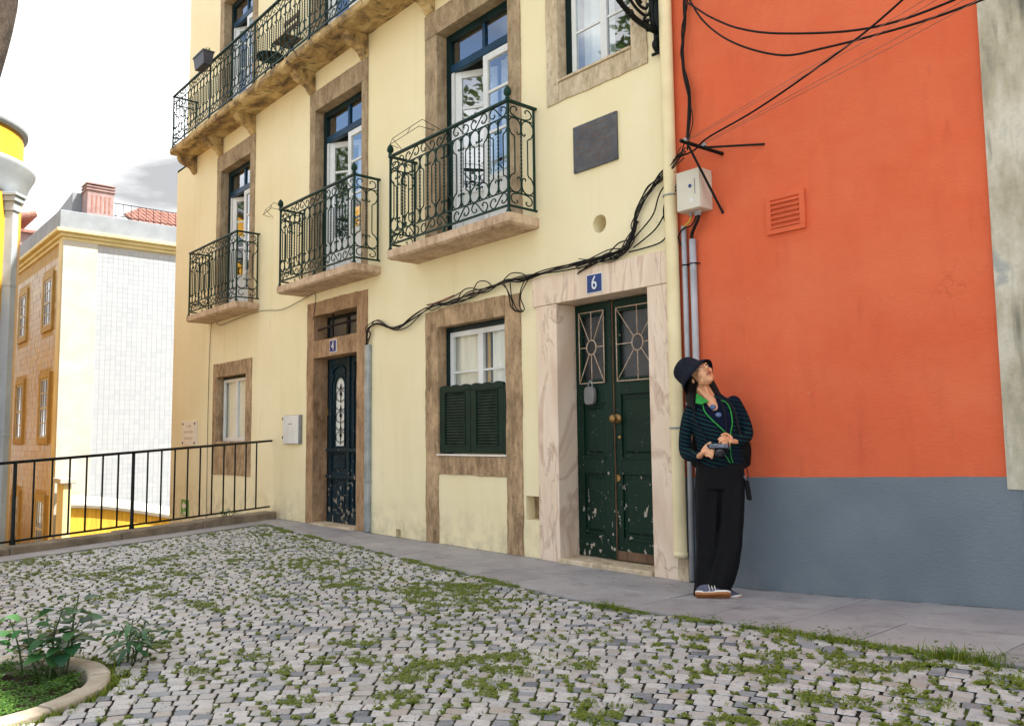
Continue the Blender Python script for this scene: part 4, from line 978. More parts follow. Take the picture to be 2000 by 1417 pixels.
# long upper balcony on scroll corbels
def upper_balcony():
    x0, x1, y0, zb, zt = -9.02, 1.2, -.455, 6.125, 6.24
    n = 60; mb = MB(); vs = []
    prof = [(.02, zb+.035), (-.10, zb+.03), (y0+.10, zb), (y0+.02, zb+.005), (y0, zb+.03), (y0, zt-.015), (y0+.015, zt), (.02, zt)]
    r = random.Random(4)
    for i in range(n+1):
        x = x0+(x1-x0)*i/n
        for y, z in prof: vs.append((x, y, z + (r.gauss(0, .006) if z < zb+.06 and y < 0 else 0)))
    m = len(prof)
    fs = [(i*m+k, (i+1)*m+k, (i+1)*m+(k+1) % m, i*m+(k+1) % m) for i in range(n) for k in range(m)] + [tuple(range(m)), tuple(range(n*m+m-1, n*m-1, -1))]
    bal = mb.add(vs, fs).build('balcony', 'weathered_slab', house, bevel=0, fix=True)
    railing(bal, x0+.05, x0+.05+.285*30, y0+.035, zt, 7.175, 30, True, False, False, 'green_iron')
    # corbels sit over the door jambs and at the house end
    prof = [(0., 5.86), (-.035, 5.875), (-.06, 5.91), (-.085, 5.955), (-.14, 5.985), (-.20, 6.0), (-.255, 6.025), (-.29, 6.06), (-.31, 6.10), (-.31, 6.15), (.0, 6.16)]
    for x in (-9.0, -7.80, -6.50, -4.54, -3.14, -1.72, -.29):
        w = .075; vs = [(x-w, y-.001, z) for y, z in prof] + [(x+w, y-.001, z) for y, z in prof]; m = len(prof)
        MB().add(vs, [tuple(range(m)), tuple(range(2*m-1, m-1, -1))] + [(k, k+m, (k+1) % m+m, (k+1) % m) for k in range(m)]).build('corbel', 'weathered_slab', house, bevel=.008, fix=True)
    t = thing('flower_box', 'grey plastic flower box hung on the long upper balcony', 'flower box', (-7.25, -.55, 7.08))
    vs = []
    for (hx, hy, z) in ((.19, .065, 7.06), (.215, .085, 7.25), (.225, .095, 7.25), (.225, .095, 7.275), (.20, .075, 7.275), (.19, .065, 7.22)):
        vs += [(-7.25-hx, -.54-hy, z), (-7.25+hx, -.54-hy, z), (-7.25+hx, -.54+hy, z), (-7.25-hx, -.54+hy, z)]
    fs = [(3, 2, 1, 0)] + [(4*a+i, 4*a+(i+1) % 4, 4*a+4+(i+1) % 4, 4*a+4+i) for a in range(5) for i in range(4)] + [(20, 21, 22, 23)]
    MB().add(vs, fs).build('trough', 'flower_box_grey', t)
    mb = MB(); r = random.Random(2)
    for k in range(26):
        a = r.uniform(0, 2*pi); x = -7.12+r.uniform(-.05, .06); h = r.uniform(.03, .11)
        mb.add([(x, -.54, 7.24), (x+cos(a)*.03, -.54+sin(a)*.03, 7.24+h), (x+cos(a)*.045-.008, -.54+sin(a)*.045, 7.24+h*.9)], [(0, 1, 2)])
    mb.build('seedling', 'weed_leaf', t)
    c = thing('folding_chair', 'folding bistro chair with wooden slats behind the upper balcony bars', 'chair', (-4.95, -.2, 6.24))
    X, Yc, Z = -5.05, -.22, 6.24
    for k in range(2): MB().box(X-.02-.0, X+.42, Yc+.02, Yc+.04, Z+.62+.12*k, Z+.68+.12*k).build('back_slat', 'timber_weather', c, bevel=.003)
    for k in range(5): MB().box(X, X+.40, Yc-.16+.055*k, Yc-.115+.055*k, Z+.43, Z+.45).build('seat_slat', 'timber_weather', c, bevel=.003)
    for x in (X+.005, X+.395):
        MB().tube([(x, Yc-.18, Z), (x, Yc+.02, Z+.42), (x, Yc+.045, Z+.84)], .010, 6).build('leg', 'dark_iron', c, smooth=True); MB().tube([(x, Yc+.13, Z), (x, Yc-.16, Z+.43)], .010, 6).build('leg', 'dark_iron', c, smooth=True)
    t = thing('side_table', 'small round dark metal table beside the folding chair', 'table', (-5.45, -.24, 6.24))
    MB().lathe([(.19, .40), (.20, .405), (.20, .425), (.19, .43)], (-5.42, -.24, 6.24), n=20).build('table_top', 'dark_iron', t)
    for k in range(3):
        a = 2*pi*k/3; MB().tube([(-5.42+.16*cos(a), -.24+.10*sin(a), 6.24), (-5.42, -.24, 6.64)], .009, 6).build('leg', 'dark_iron', t, smooth=True)
upper_balcony()

# ------------------------------------------------------------------ orange house and grey house to the right
def right_houses():
    o = thing('orange_house', 'orange stucco house wall with slate grey dado', 'house', (2.8, 0, 0))
    wall_grid([], 1.601, 3.874, -3.19, 10.38, .012, .40).build('wall', 'orange_stucco', o)
    # dado stands a few millimetres proud
    n = 60; vs = []
    for i in range(n+1):
        x = 1.602+(3.95-1.602)*i/n; zt = .800+.032*(x-2.05)+.006*noise.noise((x*2.3, 0, 0))+.003*noise.noise((x*9, 4, 0))
        vs += [(x, -.004, -.1), (x, -.004, zt), (x, .014, zt+.002)]
    MB().add(vs, [(3*i+k, 3*i+3+k, 3*i+4+k, 3*i+1+k) for i in range(n) for k in (0, 1)]).build('dado', 'slate_dado', o)
    g = thing('grey_house', 'unpainted weathered grey plaster house at the right edge', 'house', (6, 0, 0))
    MB().box(3.8755, 12, -.012, .40, .79, 10.38).build('wall', 'old_grey_plaster', g)
    MB().box(3.951, 12, -.010, .40, -3.19, .789).build('dado', 'slate_dado', g)
    MB().box(4.02, 4.5, -.03, .0, 3.05, 3.5).build('signboard', 'white_plate', g, bevel=.004) if False else None
    # louvred vent painted over in orange
    x0, x1, z0, z1 = 2.416, 2.716, 2.53, 2.81
    v = MB().box(x0, x1, -.010, .012, z0, z0+.035).box(x0, x1, -.010, .012, z1-.035, z1).box(x0, x0+.04, -.0102, .012, z0+.035, z1-.035).box(x1-.04, x1, -.0102, .012, z0+.035, z1-.035).build('vent', 'orange_stucco', o, bevel=.002)
    MB().box(x0+.04, x1-.04, .004, .0115, z0+.035, z1-.035).build('vent_back', 'orange_stucco', v)
    for k in range(6):
        z = z0+.052+.035*k
        MB().add([(x0+.04, -.016, z-.010), (x1-.04, -.016, z-.010), (x1-.04, .006, z+.014), (x0+.04, .006, z+.014), (x0+.04, -.012, z-.014), (x1-.04, -.012, z-.014)], [(0, 1, 2, 3), (4, 5, 1, 0), (0, 3, 4), (1, 5, 2)]).build('slat', 'orange_stucco', v)
    return o
right_houses()

# ------------------------------------------------------------------ things fixed to the walls
def wall_fittings():
    # cream rain pipe in the corner
    p = thing('rain_pipe', 'cream painted rain pipe in the corner beside the marble door frame', 'pipe', (1.61, -.055, .2))
    MB().tube([(1.608, -.055, .19), (1.606, -.055, 4.0), (1.605, -.055, 10.3)], .052, 16, caps=False).build('shaft', 'cream_pipe', p, smooth=True)
    MB().lathe([(.0525, 0), (.0565, .0), (.0565, .04), (.0525, .04)], (1.608, -.055, .19), n=16, caps=False).build('collar', 'cream_pipe', p, smooth=True)
    MB().lathe([(.046, .012), (.047, .0)], (1.608, -.055, .195), n=16).build('mouth', 'cable_black', p)
    for z in (1.17, 3.0): MB().tube([(1.54, -.02, z), (1.55, -.075, z), (1.58, -.108, z), (1.635, -.108, z), (1.665, -.06, z)], .007, 6).build('bracket', 'galvanised', p, smooth=True)
    MB().box(1.557, 1.66, -.035, .0, -.02, .188).build('plinth', 'pale_stone', house, bevel=.008)
    # grey conduits
    for i, (x, zt, r, lab) in enumerate(((1.703, 2.74, .021, 'thinner grey plastic conduit beside the cream rain pipe'), (1.783, 2.62, .026, 'wider grey plastic conduit on the orange wall below the meter box'))):
        c = thing('conduit', lab, 'conduit', (x, -.03, 0), 'conduits under the meter box')
        MB().tube([(x-.02, -.026, .02), (x, -.026, zt*.6), (x, -.026, zt)], r, 12).build('tube', 'pvc_grey', c, smooth=True)
        for z in (2.43, 1.25): MB().tube([(x-r-.012, .008, z), (x-r-.003, -.03, z), (x, -.030-r, z), (x+r+.003, -.03, z), (x+r+.012, .008, z)], .006, 5).build('clamp', 'rust_iron', c, smooth=True)
    # meter box
    b = thing('meter_box', 'beige electric meter box with a round blue lock on the orange wall', 'electric box', (1.85, -.07, 2.8))
    MB().box(1.735, 1.955, -.135, .012, 2.82, 3.13).build('case', 'box_plastic', b, bevel=.008)
    MB().box(1.738, 1.952, -.148, -.136, 2.823, 3.127).build('lid', 'box_plastic', b, bevel=.005)
    MB().lathe([(.014, 0), (.014, .005), (.007, .006)], (1.866, -.148, 3.0), (0, -1, 0), 16).build('lock', 'blue_enamel', b)
    MB().box(1.862, 1.884, -.1495, -.1482, 2.875, 2.90).build('sticker', 'white_enamel', b); MB().box(1.905, 1.912, -.1495, -.1482, 2.93, 3.05).build('slot', 'keysafe_grey', b)
    for x, r in ((1.80, .010), (1.85, .012), (1.875, .018)): MB().lathe([(r*1.3, 0), (r*1.3, -.012), (r, -.014), (r, -.035)], (x, -.06, 2.82), n=10).build('cable_gland', 'pvc_grey', b, smooth=True)
    tails = thing('meter_cable', 'short black and yellow leads running from the meter box into the conduits', 'cable', (1.8, -.05, 2.7))
    for pts, r, m in (([(1.875, -.06, 2.79), (1.87, -.07, 2.75), (1.83, -.06, 2.70), (1.785, -.035, 2.655), (1.783, -.026, 2.60)], .014, 'cable_black'), ([(1.85, -.06, 2.79), (1.845, -.07, 2.76), (1.80, -.06, 2.72), (1.71, -.05, 2.71), (1.67, -.05, 2.66), (1.68, -.04, 2.60), (1.70, -.03, 2.56)], .006, 'cable_black'), ([(1.80, -.06, 2.79), (1.79, -.07, 2.75), (1.73, -.05, 2.735), (1.703, -.028, 2.725)], .006, 'cable_yellow')):
        MB().tube(catmull(pts, 5), r, 6).build('lead', m, tails, smooth=True)
    # iron cable bracket: apex in front of the wall, three struts back to it
    k = thing('cable_bracket', 'black iron strut bracket with white clamps holding the overhead cables', 'bracket', (2.0, -.2, 3.2))
    ap = Vector((1.955, -.30, 3.28))
    d1 = Vector((2.06, .01, 3.232)); e1 = ap-(d1-ap)*.16
    MB().tube([e1, d1], .016, 4).build('strut', 'dark_iron', k)
    MB().tube([ap+Vector((.0, .01, 0)), (2.045, .01, 2.776)], .0125, 4).build('strut', 'dark_iron', k)
    m1 = ap.lerp(d1, .45); MB().tube([m1, (2.417, .01, 3.207)], .009, 5).build('strut', 'dark_iron', k)
    for q in (ap+Vector((-.006, -.012, .012)), ap.lerp(d1, .5)+Vector((0, -.012, .02))):
        MB().box(-.02, .02, -.012, .012, -.014, .014).build('clamp', 'galvanised', k, bevel=.005).matrix_world = Matrix.Translation(q) @ Matrix.Rotation(-.35, 4, 'Y')
    # thin guy wires and the cables spanning to the right
    w = thing('guy_wires', 'four thin pale wires running from the bracket along the orange wall', 'wires', (3, -.2, 3.4))
    for i, (a, e) in enumerate((((1.96, -.31, 3.29), (5.2, -.9, 3.62)), ((1.965, -.31, 3.28), (5.2, -.9, 3.56)), ((2.01, -.2, 3.27), (5.2, -.85, 3.50)), ((2.015, -.2, 3.26), (5.2, -.85, 3.44)))):
        MB().tube([a, ((a[0]+e[0])/2, (a[1]+e[1])/2, (a[2]+e[2])/2-.015), e], .0022, 4).build('wire', 'terracotta', w)
    def span(lab, pts, r=.009):
        t = thing('cable', lab, 'cable', pts[0], 'loose cables across the orange wall'); MB().tube(catmull(pts, 8), r, 6).build('sheath', 'cable_black', t, smooth=True)
    span('black cable hanging in a shallow curve across the top of the orange wall', [(1.83, -.06, 4.50), (1.98, -.16, 4.36), (2.16, -.22, 4.19), (2.42, -.26, 3.99), (2.78, -.30, 3.80), (3.36, -.32, 3.60), (3.86, -.34, 3.56), (4.4, -.36, 3.62)], .0075)
    span('black cable sagging to the lowest point across the orange wall', [(1.83, -.05, 4.55), (2.05, -.18, 4.23), (2.28, -.24, 3.98), (2.54, -.28, 3.78), (2.80, -.30, 3.64), (3.05, -.31, 3.59), (3.36, -.32, 3.545), (3.8, -.34, 3.50), (4.4, -.36, 3.50)], .0075)
    span('black cable rising straight from the bracket to the upper right', [(1.74, -.08, 3.28), (1.97, -.22, 3.235), (2.15, -.30, 3.26), (2.55, -.32, 3.33), (3.0, -.34, 3.45), (3.45, -.36, 3.60), (4.0, -.40, 3.86)], .0075)
    # main bundle of old cables
    def bundle(name, lab, paths, n, r0, spread, mats, seed, dip=0.):
        r = random.Random(seed); t = thing(name, lab, 'cables', paths[0])
        for i in range(n):
            off = Vector((r.gauss(0, spread), 0, r.gauss(0, spread))); pts = []
            ph = r.uniform(0, 6)
            for j, p in enumerate(paths):
                s = spread*(1.2+.8*sin(j*1.1+ph)); q = Vector(p) + Vector((r.gauss(0, s), -abs(r.gauss(0, .010)), r.gauss(0, s)))
                pts.append(q)
            MB().tube(catmull(pts, 6), r0*r.uniform(.7, 1.3), 5).build('cable', r.choice(mats), t, smooth=True)
        return t
    K = ['cable_black', 'cable_black', 'cable_black', 'cable_grey']
    t = bundle('cable_bundle', 'tangled bundle of black cables draped over the shutter window and marble lintel', [(-3.02, -.035, 2.22), (-3.0, -.035, 2.36), (-2.96, -.04, 2.43), (-2.8, -.035, 2.47), (-2.55, -.035, 2.41), (-2.32, -.035, 2.38), (-2.1, -.035, 2.41), (-1.85, -.04, 2.49), (-1.6, -.045, 2.53), (-1.25, -.045, 2.53), (-.95, -.045, 2.56), (-.72, -.045, 2.60), (-.4, -.045, 2.62), (-.2, -.045, 2.60), (.1, -.05, 2.62), (.45, -.05, 2.64), (.8, -.045, 2.65), (1.05, -.04, 2.66), (1.17, -.03, 2.74), (1.23, -.03, 2.88)], 6, .0050, .017, K, 5)
    for pts in ([(-.5, -.05, 2.62), (-.40, -.05, 2.54), (-.33, -.05, 2.42), (-.30, -.05, 2.33), (-.17, -.06, 2.29), (-.22, -.05, 2.36), (-.2, -.05, 2.5), (-.13, -.05, 2.6)], [(-.45, -.05, 2.61), (-.37, -.06, 2.5), (-.33, -.06, 2.36), (-.24, -.06, 2.30), (-.14, -.06, 2.31), (-.19, -.06, 2.45), (-.08, -.05, 2.6)], [(-.5, -.05, 2.6), (-.34, -.06, 2.68), (-.18, -.05, 2.66), (-.1, -.05, 2.6)], [(-.35, -.05, 2.6), (-.33, -.05, 2.45), (-.26, -.05, 2.33), (-.2, -.05, 2.30)]):
        MB().tube(catmull(pts, 6), .0055, 5).build('loop', 'cable_black', t, smooth=True)
    for pts in ([(-1.2, -.05, 2.52), (-1.1, -.06, 2.62), (-.95, -.06, 2.63), (-.8, -.05, 2.58)], [(-.95, -.05, 2.55), (-.85, -.06, 2.67), (-.7, -.06, 2.66), (-.6, -.05, 2.58)], [(-1.75, -.05, 2.56), (-1.4, -.06, 2.56), (-1.1, -.05, 2.62)]):
        MB().tube(catmull(pts, 6), .006, 5).build('loop', 'cable_grey', t, smooth=True)
    MB().tube(catmull([(-1.72, -.05, 2.55), (-1.45, -.06, 2.57), (-1.25, -.05, 2.60)], 5), .006, 5).build('red_cable', 'cable_red', t, smooth=True)
    bundle('cable_bundle', 'fan of black cables rising from the marble lintel to the iron bracket', [(.55, -.045, 2.61), (.9, -.045, 2.635), (1.08, -.04, 2.66), (1.17, -.035, 2.74), (1.22, -.035, 2.85), (1.27, -.035, 2.97), (1.38, -.04, 3.08), (1.52, -.05, 3.16), (1.68, -.08, 3.24), (1.90, -.24, 3.26)], 9, .0048, .018, K, 9)
    t = thing('cable_bundle', 'slack black cable loops hanging beside the meter box', 'cables', (1.3, -.04, 2.7))
    for pts in ([(1.70, -.06, 3.10), (1.60, -.05, 2.98), (1.52, -.04, 2.86), (1.42, -.04, 2.76), (1.2, -.04, 2.66)], [(1.70, -.06, 3.05), (1.56, -.06, 2.96), (1.53, -.05, 2.85), (1.56, -.05, 2.74), (1.48, -.04, 2.65), (1.15, -.04, 2.63)], [(1.66, -.06, 3.18), (1.5, -.05, 3.05), (1.42, -.04, 2.9), (1.30, -.04, 2.8), (1.1, -.04, 2.67)]):
        MB().tube(catmull(pts, 7), .0065, 5).build('cable', 'cable_black', t, smooth=True)
    bundle('cable_bundle', 'vertical run of black cables along the edge of the orange wall above the bracket', [(1.93, -.24, 3.27), (1.80, -.06, 3.42), (1.80, -.03, 3.6), (1.80, -.03, 3.78), (1.765, -.03, 3.98), (1.755, -.03, 4.15), (1.78, -.03, 4.32), (1.79, -.03, 4.52), (1.78, -.03, 4.9), (1.78, -.03, 6.0)], 6, .0058, .012, K, 13)
    t = thing('thin_cable', 'thin grey cable sagging across the yellow wall under the small balconies', 'cable', (-7, -.02, 2.9))
    MB().tube(catmull([(-8.1, -.02, -.2), (-8.08, -.02, 2.9), (-7.6, -.03, 2.98), (-6.2, -.03, 3.03), (-5.4, -.03, 2.96), (-4.9, -.03, 3.0), (-4.5, -.03, 3.05), (-4.35, -.03, 3.03), (-4.42, -.03, 2.7)], 6), .005, 5).build('sheath', 'cable_grey', t, smooth=True)
    # galvanised cable duct beside door four
    t = thing('cable_duct', 'galvanised metal cable duct beside the door numbered 4', 'conduit', (-3.0, -.03, 0))
    MB().box(-3.055, -2.965, -.055, .0, .01, 2.24).build('duct', 'galvanised', t, bevel=.012)
    for z in (.6, 1.7): MB().box(-3.06, -2.96, -.058, -.001, z, z+.03).build('strap', 'galvanised', t, bevel=.004)
    # plates
    t = thing('number_plate', 'blue enamel plate with a white 6 on the marble lintel', 'number plate', (.746, -.03, 2.43))
    MB().box(.652, .840, -.036, -.0305, 2.345, 2.515).build('rim', 'white_enamel', t, bevel=.002); MB().box(.660, .832, -.038, -.0362, 2.353, 2.507).build('field', 'blue_enamel', t, bevel=.001)
    wall_text('numeral', '6', .17, .746, -.0395, 2.43, 'white_enamel', t, .8)
    t = thing('number_plate', 'blue enamel plate with a white 4 over the dark carved door', 'number plate', (-3.86, -.02, 2.31))
    MB().box(-3.97, -3.79, -.026, -.0185, 2.22, 2.385).build('rim', 'white_enamel', t, bevel=.002); MB().box(-3.96, -3.80, -.028, -.0262, 2.23, 2.375).build('field', 'blue_enamel', t, bevel=.001)
    wall_text('numeral', '4', .17, -3.88, -.0295, 2.30, 'white_enamel', t, .75)
    t = thing('plaque', 'dark bronze commemorative plaque with worn lettering on the yellow wall', 'plaque', (.77, -.01, 3.68))
    MB().box(.505, 1.028, -.022, .0005, 3.462, 3.888).build('plate', 'bronze_plaque', t, bevel=.004)
    r = random.Random(6); mb = MB()
    for row, (z, a, b) in enumerate(((3.83, .64, .93), (3.79, .60, .70), (3.765, .74, .98), (3.72, .56, .96), (3.66, .54, .98), (3.60, .57, .97), (3.55, .60, .96), (3.51, .68, .97))):
        x = a
        while x < b:
            if r.random() < .84:
                h = .022+.010*(row in (4, 5)); wd = r.uniform(.008, .016); k = r.randint(0, 3)
                mb.box(x, x+.0035, -.0235, -.0222, z, z+h)
                if k: mb.box(x+.0036, x+wd, -.0235, -.0222, z+h-.004, z+h)
                if k > 1: mb.box(x+.0036, x+wd, -.0235, -.0222, z, z+.004)
                if k > 2: mb.box(x+wd, x+wd+.0035, -.0235, -.0222, z, z+h)
            x += r.uniform(.017, .026)
    mb.build('worn_lettering', 'rust_letter', t)['kind'] = 'stuff'
    for x in (.525, 1.008):
        for z in (3.482, 3.868): MB().lathe([(.006, 0), (.004, .003)], (x, -.022, z), (0, -1, 0), 8).build('screw', 'dark_iron', t)
    t = thing('meter_cupboard', 'white metal meter cupboard door on the yellow wall left of door 4', 'cupboard', (-5.0, -.02, 1.24))
    MB().box(-5.265, -4.755, -.03, .0005, 1.05, 1.445).build('frame', 'keysafe_grey', t, bevel=.004)
    MB().box(-5.262, -4.80, -.042, -.0305, 1.055, 1.44).build('door', 'white_paint', t, bevel=.004)
    MB().box(-5.10, -4.98, -.0435, -.0425, 1.16, 1.33).build('label_recess', 'keysafe_grey', t); MB().box(-5.09, -4.97, -.046, -.0436, 1.155, 1.318).build('label_cover', 'white_paint', t, bevel=.002)
    for z in (1.12, 1.38): MB().tube([(-5.27, -.04, z), (-5.27, -.04, z+.04)], .008, 6).build('hinge', 'dark_iron', t)
    t = thing('wall_plate', 'pale marble plaque with four dark screws at the far left of the yellow wall', 'plaque', (-9.0, -.01, 1.2))
    MB().box(-9.33, -8.65, -.022, .0005, 1.02, 1.45).build('plate', 'white_plate', t, bevel=.003)
    for x in (-9.27, -8.71):
        for z in (1.07, 1.40): MB().lathe([(.022, 0), (.014, .01)], (x, -.022, z), (0, -1, 0), 10).build('screw', 'dark_iron', t)
    r = random.Random(9); mb = MB()
    for z, a, b in ((1.34, -9.1, -8.9), (1.24, -9.2, -8.8), (1.13, -9.2, -8.8)):
        x = a
        while x < b: mb.box(x, x+r.uniform(.012, .03), -.0232, -.0222, z, z+.04); x += r.uniform(.03, .05)
    mb.build('worn_lettering', 'faint_letter', t)['kind'] = 'stuff'
    t = thing('exit_sign', 'green exit sign with a white arrow pointing left, low on the yellow wall', 'sign', (-9.1, -.01, -.05))
    MB().box(-9.32, -8.96, -.008, .0005, -.19, .085).build('board', 'exit_green', t, bevel=.001)
    MB().prism([(-9.28, -.02), (-9.16, -.10), (-9.16, -.05), (-9.0, -.05), (-9.0, .01), (-9.16, .01), (-9.16, .06)], -.0105, -.0082).build('arrow', 'white_enamel', t)
    MB().box(-9.2, -9.08, -.0095, -.0083, -.145, -.12).box(-9.28, -9.0, -.0095, -.0083, -.175, -.16).build('lettering', 'white_enamel', t)
    # wrought-iron street-lamp bracket, upper right
    t = thing('lamp_bracket', 'ornate dark green wrought iron lamp bracket high on the yellow wall', 'lamp bracket', (1.5, -.05, 4.4))
    m = 'dark_iron'
    MB().box(1.47, 1.53, -.045, .0, 4.30, 5.3).build('back_plate', m, t, bevel=.006)
    MB().tube(catmull([(1.5, -.03, 4.33), (1.5, -.06, 4.28), (1.5, -.02, 4.24)], 4), .028, 8).build('foot', m, t, smooth=True); MB().tube([(1.46, -.05, 4.21), (1.54, -.05, 4.21)], .014, 8).build('foot_roll', m, t, smooth=True)
    main = catmull([(1.5, -.02, 4.40), (1.5, -.12, 4.40), (1.5, -.25, 4.41), (1.5, -.38, 4.45), (1.5, -.55, 4.55), (1.5, -.75, 4.75), (1.5, -.92, 5.05)], 6)
    MB().tube(main, [.026-.008*i/len(main) for i in range(len(main))], 8).build('main_arm', m, t, smooth=True)
    for y, z in ((-.36, 4.445), (-.14, 4.40)): MB().ball((1.5, y, z), (.032, .026, .034), 10, 7).build('collar', m, t, smooth=True)
    MB().tube(catmull([(1.5, -.05, 4.42), (1.5, -.09, 4.47), (1.5, -.10, 4.56), (1.5, -.08, 4.66), (1.5, -.06, 4.8), (1.5, -.05, 5.0)], 5), .020, 8).build('upright', m, t, smooth=True)
    for kx, pts in enumerate(([(1.5, -.40, 4.60), (1.5, -.30, 4.52), (1.5, -.18, 4.49), (1.5, -.12, 4.54), (1.5, -.11, 4.64), (1.5, -.17, 4.72), (1.5, -.26, 4.70), (1.5, -.28, 4.62), (1.5, -.22, 4.58)], [(1.5, -.33, 4.66), (1.5, -.26, 4.56), (1.5, -.17, 4.55), (1.5, -.14, 4.60)], [(1.5, -.17, 4.49), (1.5, -.19, 4.45), (1.5, -.15, 4.44), (1.5, -.14, 4.47)], [(1.5, -.55, 4.56), (1.5, -.48, 4.66), (1.5, -.52, 4.78), (1.5, -.62, 4.80), (1.5, -.63, 4.70)])):
        MB().tube(catmull(pts, 5), .013, 7).build('scroll', m, t, smooth=True)
wall_fittings()

# ------------------------------------------------------------------ black railing on the kerb
def kerb_railing():
    A = Vector((-5.60, 0.0)); D = KD; base = A - KN*.02
    f = thing('railing', 'thin black iron railing with upright bars on the stone kerb', 'railing', (-4.9, -1.8, .1))
    # heights fall slightly away from the house
    def P(t, z): q = base + D*t - KN*.06; return (q.x, q.y, z)
    L = 6.2; top = lambda t: 1.095-.048*t; bot = lambda t: .162-.012*t
    MB().tube([P(-.02, top(0)), P(L, top(L))], .016, 6).build('top_rail', 'railing_iron', f, smooth=True)
    MB().tube([P(-.0, bot(0)), P(L, bot(L))], .012, 6).build('bottom_rail', 'railing_iron', f, smooth=True)
    t = .28; k = 0
    while t < L:
        thick = k in (10, 17)
        if thick:
            p0, p1 = P(t, .02), P(t, top(t)); MB().tube([p0, (p0[0], p0[1], .10), (p0[0], p0[1], .16), p1], [.032, .030, .021, .019], 6).build('post', 'railing_iron', f, smooth=True)
        else: MB().tube([P(t, bot(t)), P(t, top(t))], .0105, 6).build('bar', 'railing_iron', f, smooth=True)
        t += .205; k += 1
kerb_railing()

# ------------------------------------------------------------------ buildings beyond the railing
def far_buildings():
    h = thing('corner_house', 'distant corner house with white tiled side wall and ochre tiled front', 'house', (-21, 1, -3.2))
    X, Y = -20.5, .42; zc = 7.12
    MB().box(-40, X, Y, 12, -3.19, zc).build('wall', 'far_white', h)
    MB().box(X-.02, X+.06, Y-.06, Y+.86, -3.19, zc-.002).build('corner_pilaster', 'far_white', h, bevel=.01)
    MB().box(X-.45, X-.02, Y-.07, Y-.001, -3.19, zc-.003).build('corner_pilaster', 'far_cornice', h, bevel=.01)
    s = .145; wt = MB(); r = random.Random(2)
    for i in range(24):
        for k in range(66):
            y0 = Y+.865+s*i; z0 = -2.6+s*k
            if z0 > zc-.35: continue
            d = .012+r.uniform(-.0015, .0015); wt.box(X+.001, X+d, y0+.002, y0+s-.002, z0+.002, z0+s-.002)
    wt.build('wall_tiles', 'white_tile', h)['kind'] = 'stuff'
    wins = []
    for xc in (-22.25, -25.85, -29.4):
        for zb, zt in ((4.60, 6.02), (1.22, 3.02), (-2.3, -.6)): wins.append((xc-.52, xc+.52, zb, zt))
    ot = MB(); s = .19
    for i in range(70):
        for k in range(48):
            x0 = X-.46-s*(i+1); z0 = -2.4+s*k
            if z0 > zc-.7 or any(a-.2 < x0+s and x0 < b+.2 and c-.2 < z0+s and z0 < d+.2 for a, b, c, d in wins): continue
            d = .016+r.uniform(-.003, .003); t = r.uniform(-.003, .003)
            ot.add([(x0+.004, Y-d-t, z0+.004), (x0+s-.004, Y-d+t, z0+.004), (x0+s-.004, Y-d+t, z0+s-.004), (x0+.004, Y-d-t, z0+s-.004), (x0+.004, Y-.001, z0+.004), (x0+s-.004, Y-.001, z0+.004), (x0+s-.004, Y-.001, z0+s-.004), (x0+.004, Y-.001, z0+s-.004)], [(0, 1, 2, 3), (0, 4, 5, 1), (1, 5, 6, 2), (2, 6, 7, 3), (3, 7, 4, 0)])
    ot.build('wall_tiles', 'ochre_tile', h)['kind'] = 'stuff'
    MB().box(-40, X-.45, Y-.012, Y-.0005, -3.1, zc-.01).build('tile_bed', 'ochre_bed', h)
    for a, b, c, d in wins:
        f = MB().box(a-.17, a, Y-.07, Y-.013, c-.17, d+.17).box(b, b+.17, Y-.07, Y-.013, c-.17, d+.17).box(a, b, Y-.069, Y-.013, d, d+.17).box(a, b, Y-.069, Y-.013, c-.17, c).build('window', 'ochre_bed', h)
        MB().box(a, b, Y-.028, Y-.014, c, d).build('pane', 'window_glass', f); MB().box(a, b, Y-.0138, Y-.0125, c, d).build('pane_backing', 'room_dark', f)  # plain sheet behind each pane, in the dark room colour
        g = MB().box(a, a+.07, Y-.045, Y-.029, c, d).box(b-.07, b, Y-.045, Y-.029, c, d).box(a+.07, b-.07, Y-.045, Y-.029, d-.07, d).box(a+.07, b-.07, Y-.045, Y-.029, c, c+.07).box(a+.07, b-.07, Y-.046, Y-.0288, (c+d)/2-.035, (c+d)/2+.035)
        for q in (1, 2): g.box(a+(b-a)*q/3-.018, a+(b-a)*q/3+.018, Y-.042, Y-.0292, c+.07, d-.07)
        for q in (.25, .75): g.box(a+.07, b-.07, Y-.0415, Y-.0293, c+(d-c)*q-.015, c+(d-c)*q+.015)
        g.build('sash_bars', 'far_white', f)
    # cornice stepping out, then grey parapet
    for k, (e, z0, z1, m) in enumerate(((.08, zc-.22, zc-.12, 'far_cornice'), (.16, zc-.119, zc-.02, 'far_cornice'), (.28, zc-.019, zc+.09, 'far_cornice'), (.20, zc+.091, zc+.62, 'far_grey'))):
        MB().box(-40, X+e, Y-e, 12, z0, z1).build('cornice' if k < 3 else 'parapet', m, h, bevel=.02)
    # terrace rail, chimney, tiled roof
    ch = MB().box(X-.62, X-.05, Y+.55, Y+1.28, zc+.621, zc+1.55).build('chimney', 'chimney_plaster', h, bevel=.01)
    for k in range(3): MB().box(X-.66, X-.01, Y+.51, Y+1.32, zc+1.40+.09*k, zc+1.44+.09*k).build('chimney_band', 'chimney_plaster', ch, bevel=.008)
    for k in range(5): MB().box(X-.049, X-.044, Y+.66+.12*k, Y+.70+.12*k, zc+.75, zc+1.25).build('flue_slot', 'terracotta', ch)
    for k in range(16):
        y = Y+1.35+.22*k; MB().tube([(X-.1, y, zc+.62), (X-.1, y, zc+1.13)], .008, 5).build('terrace_bar', 'railing_iron', h)
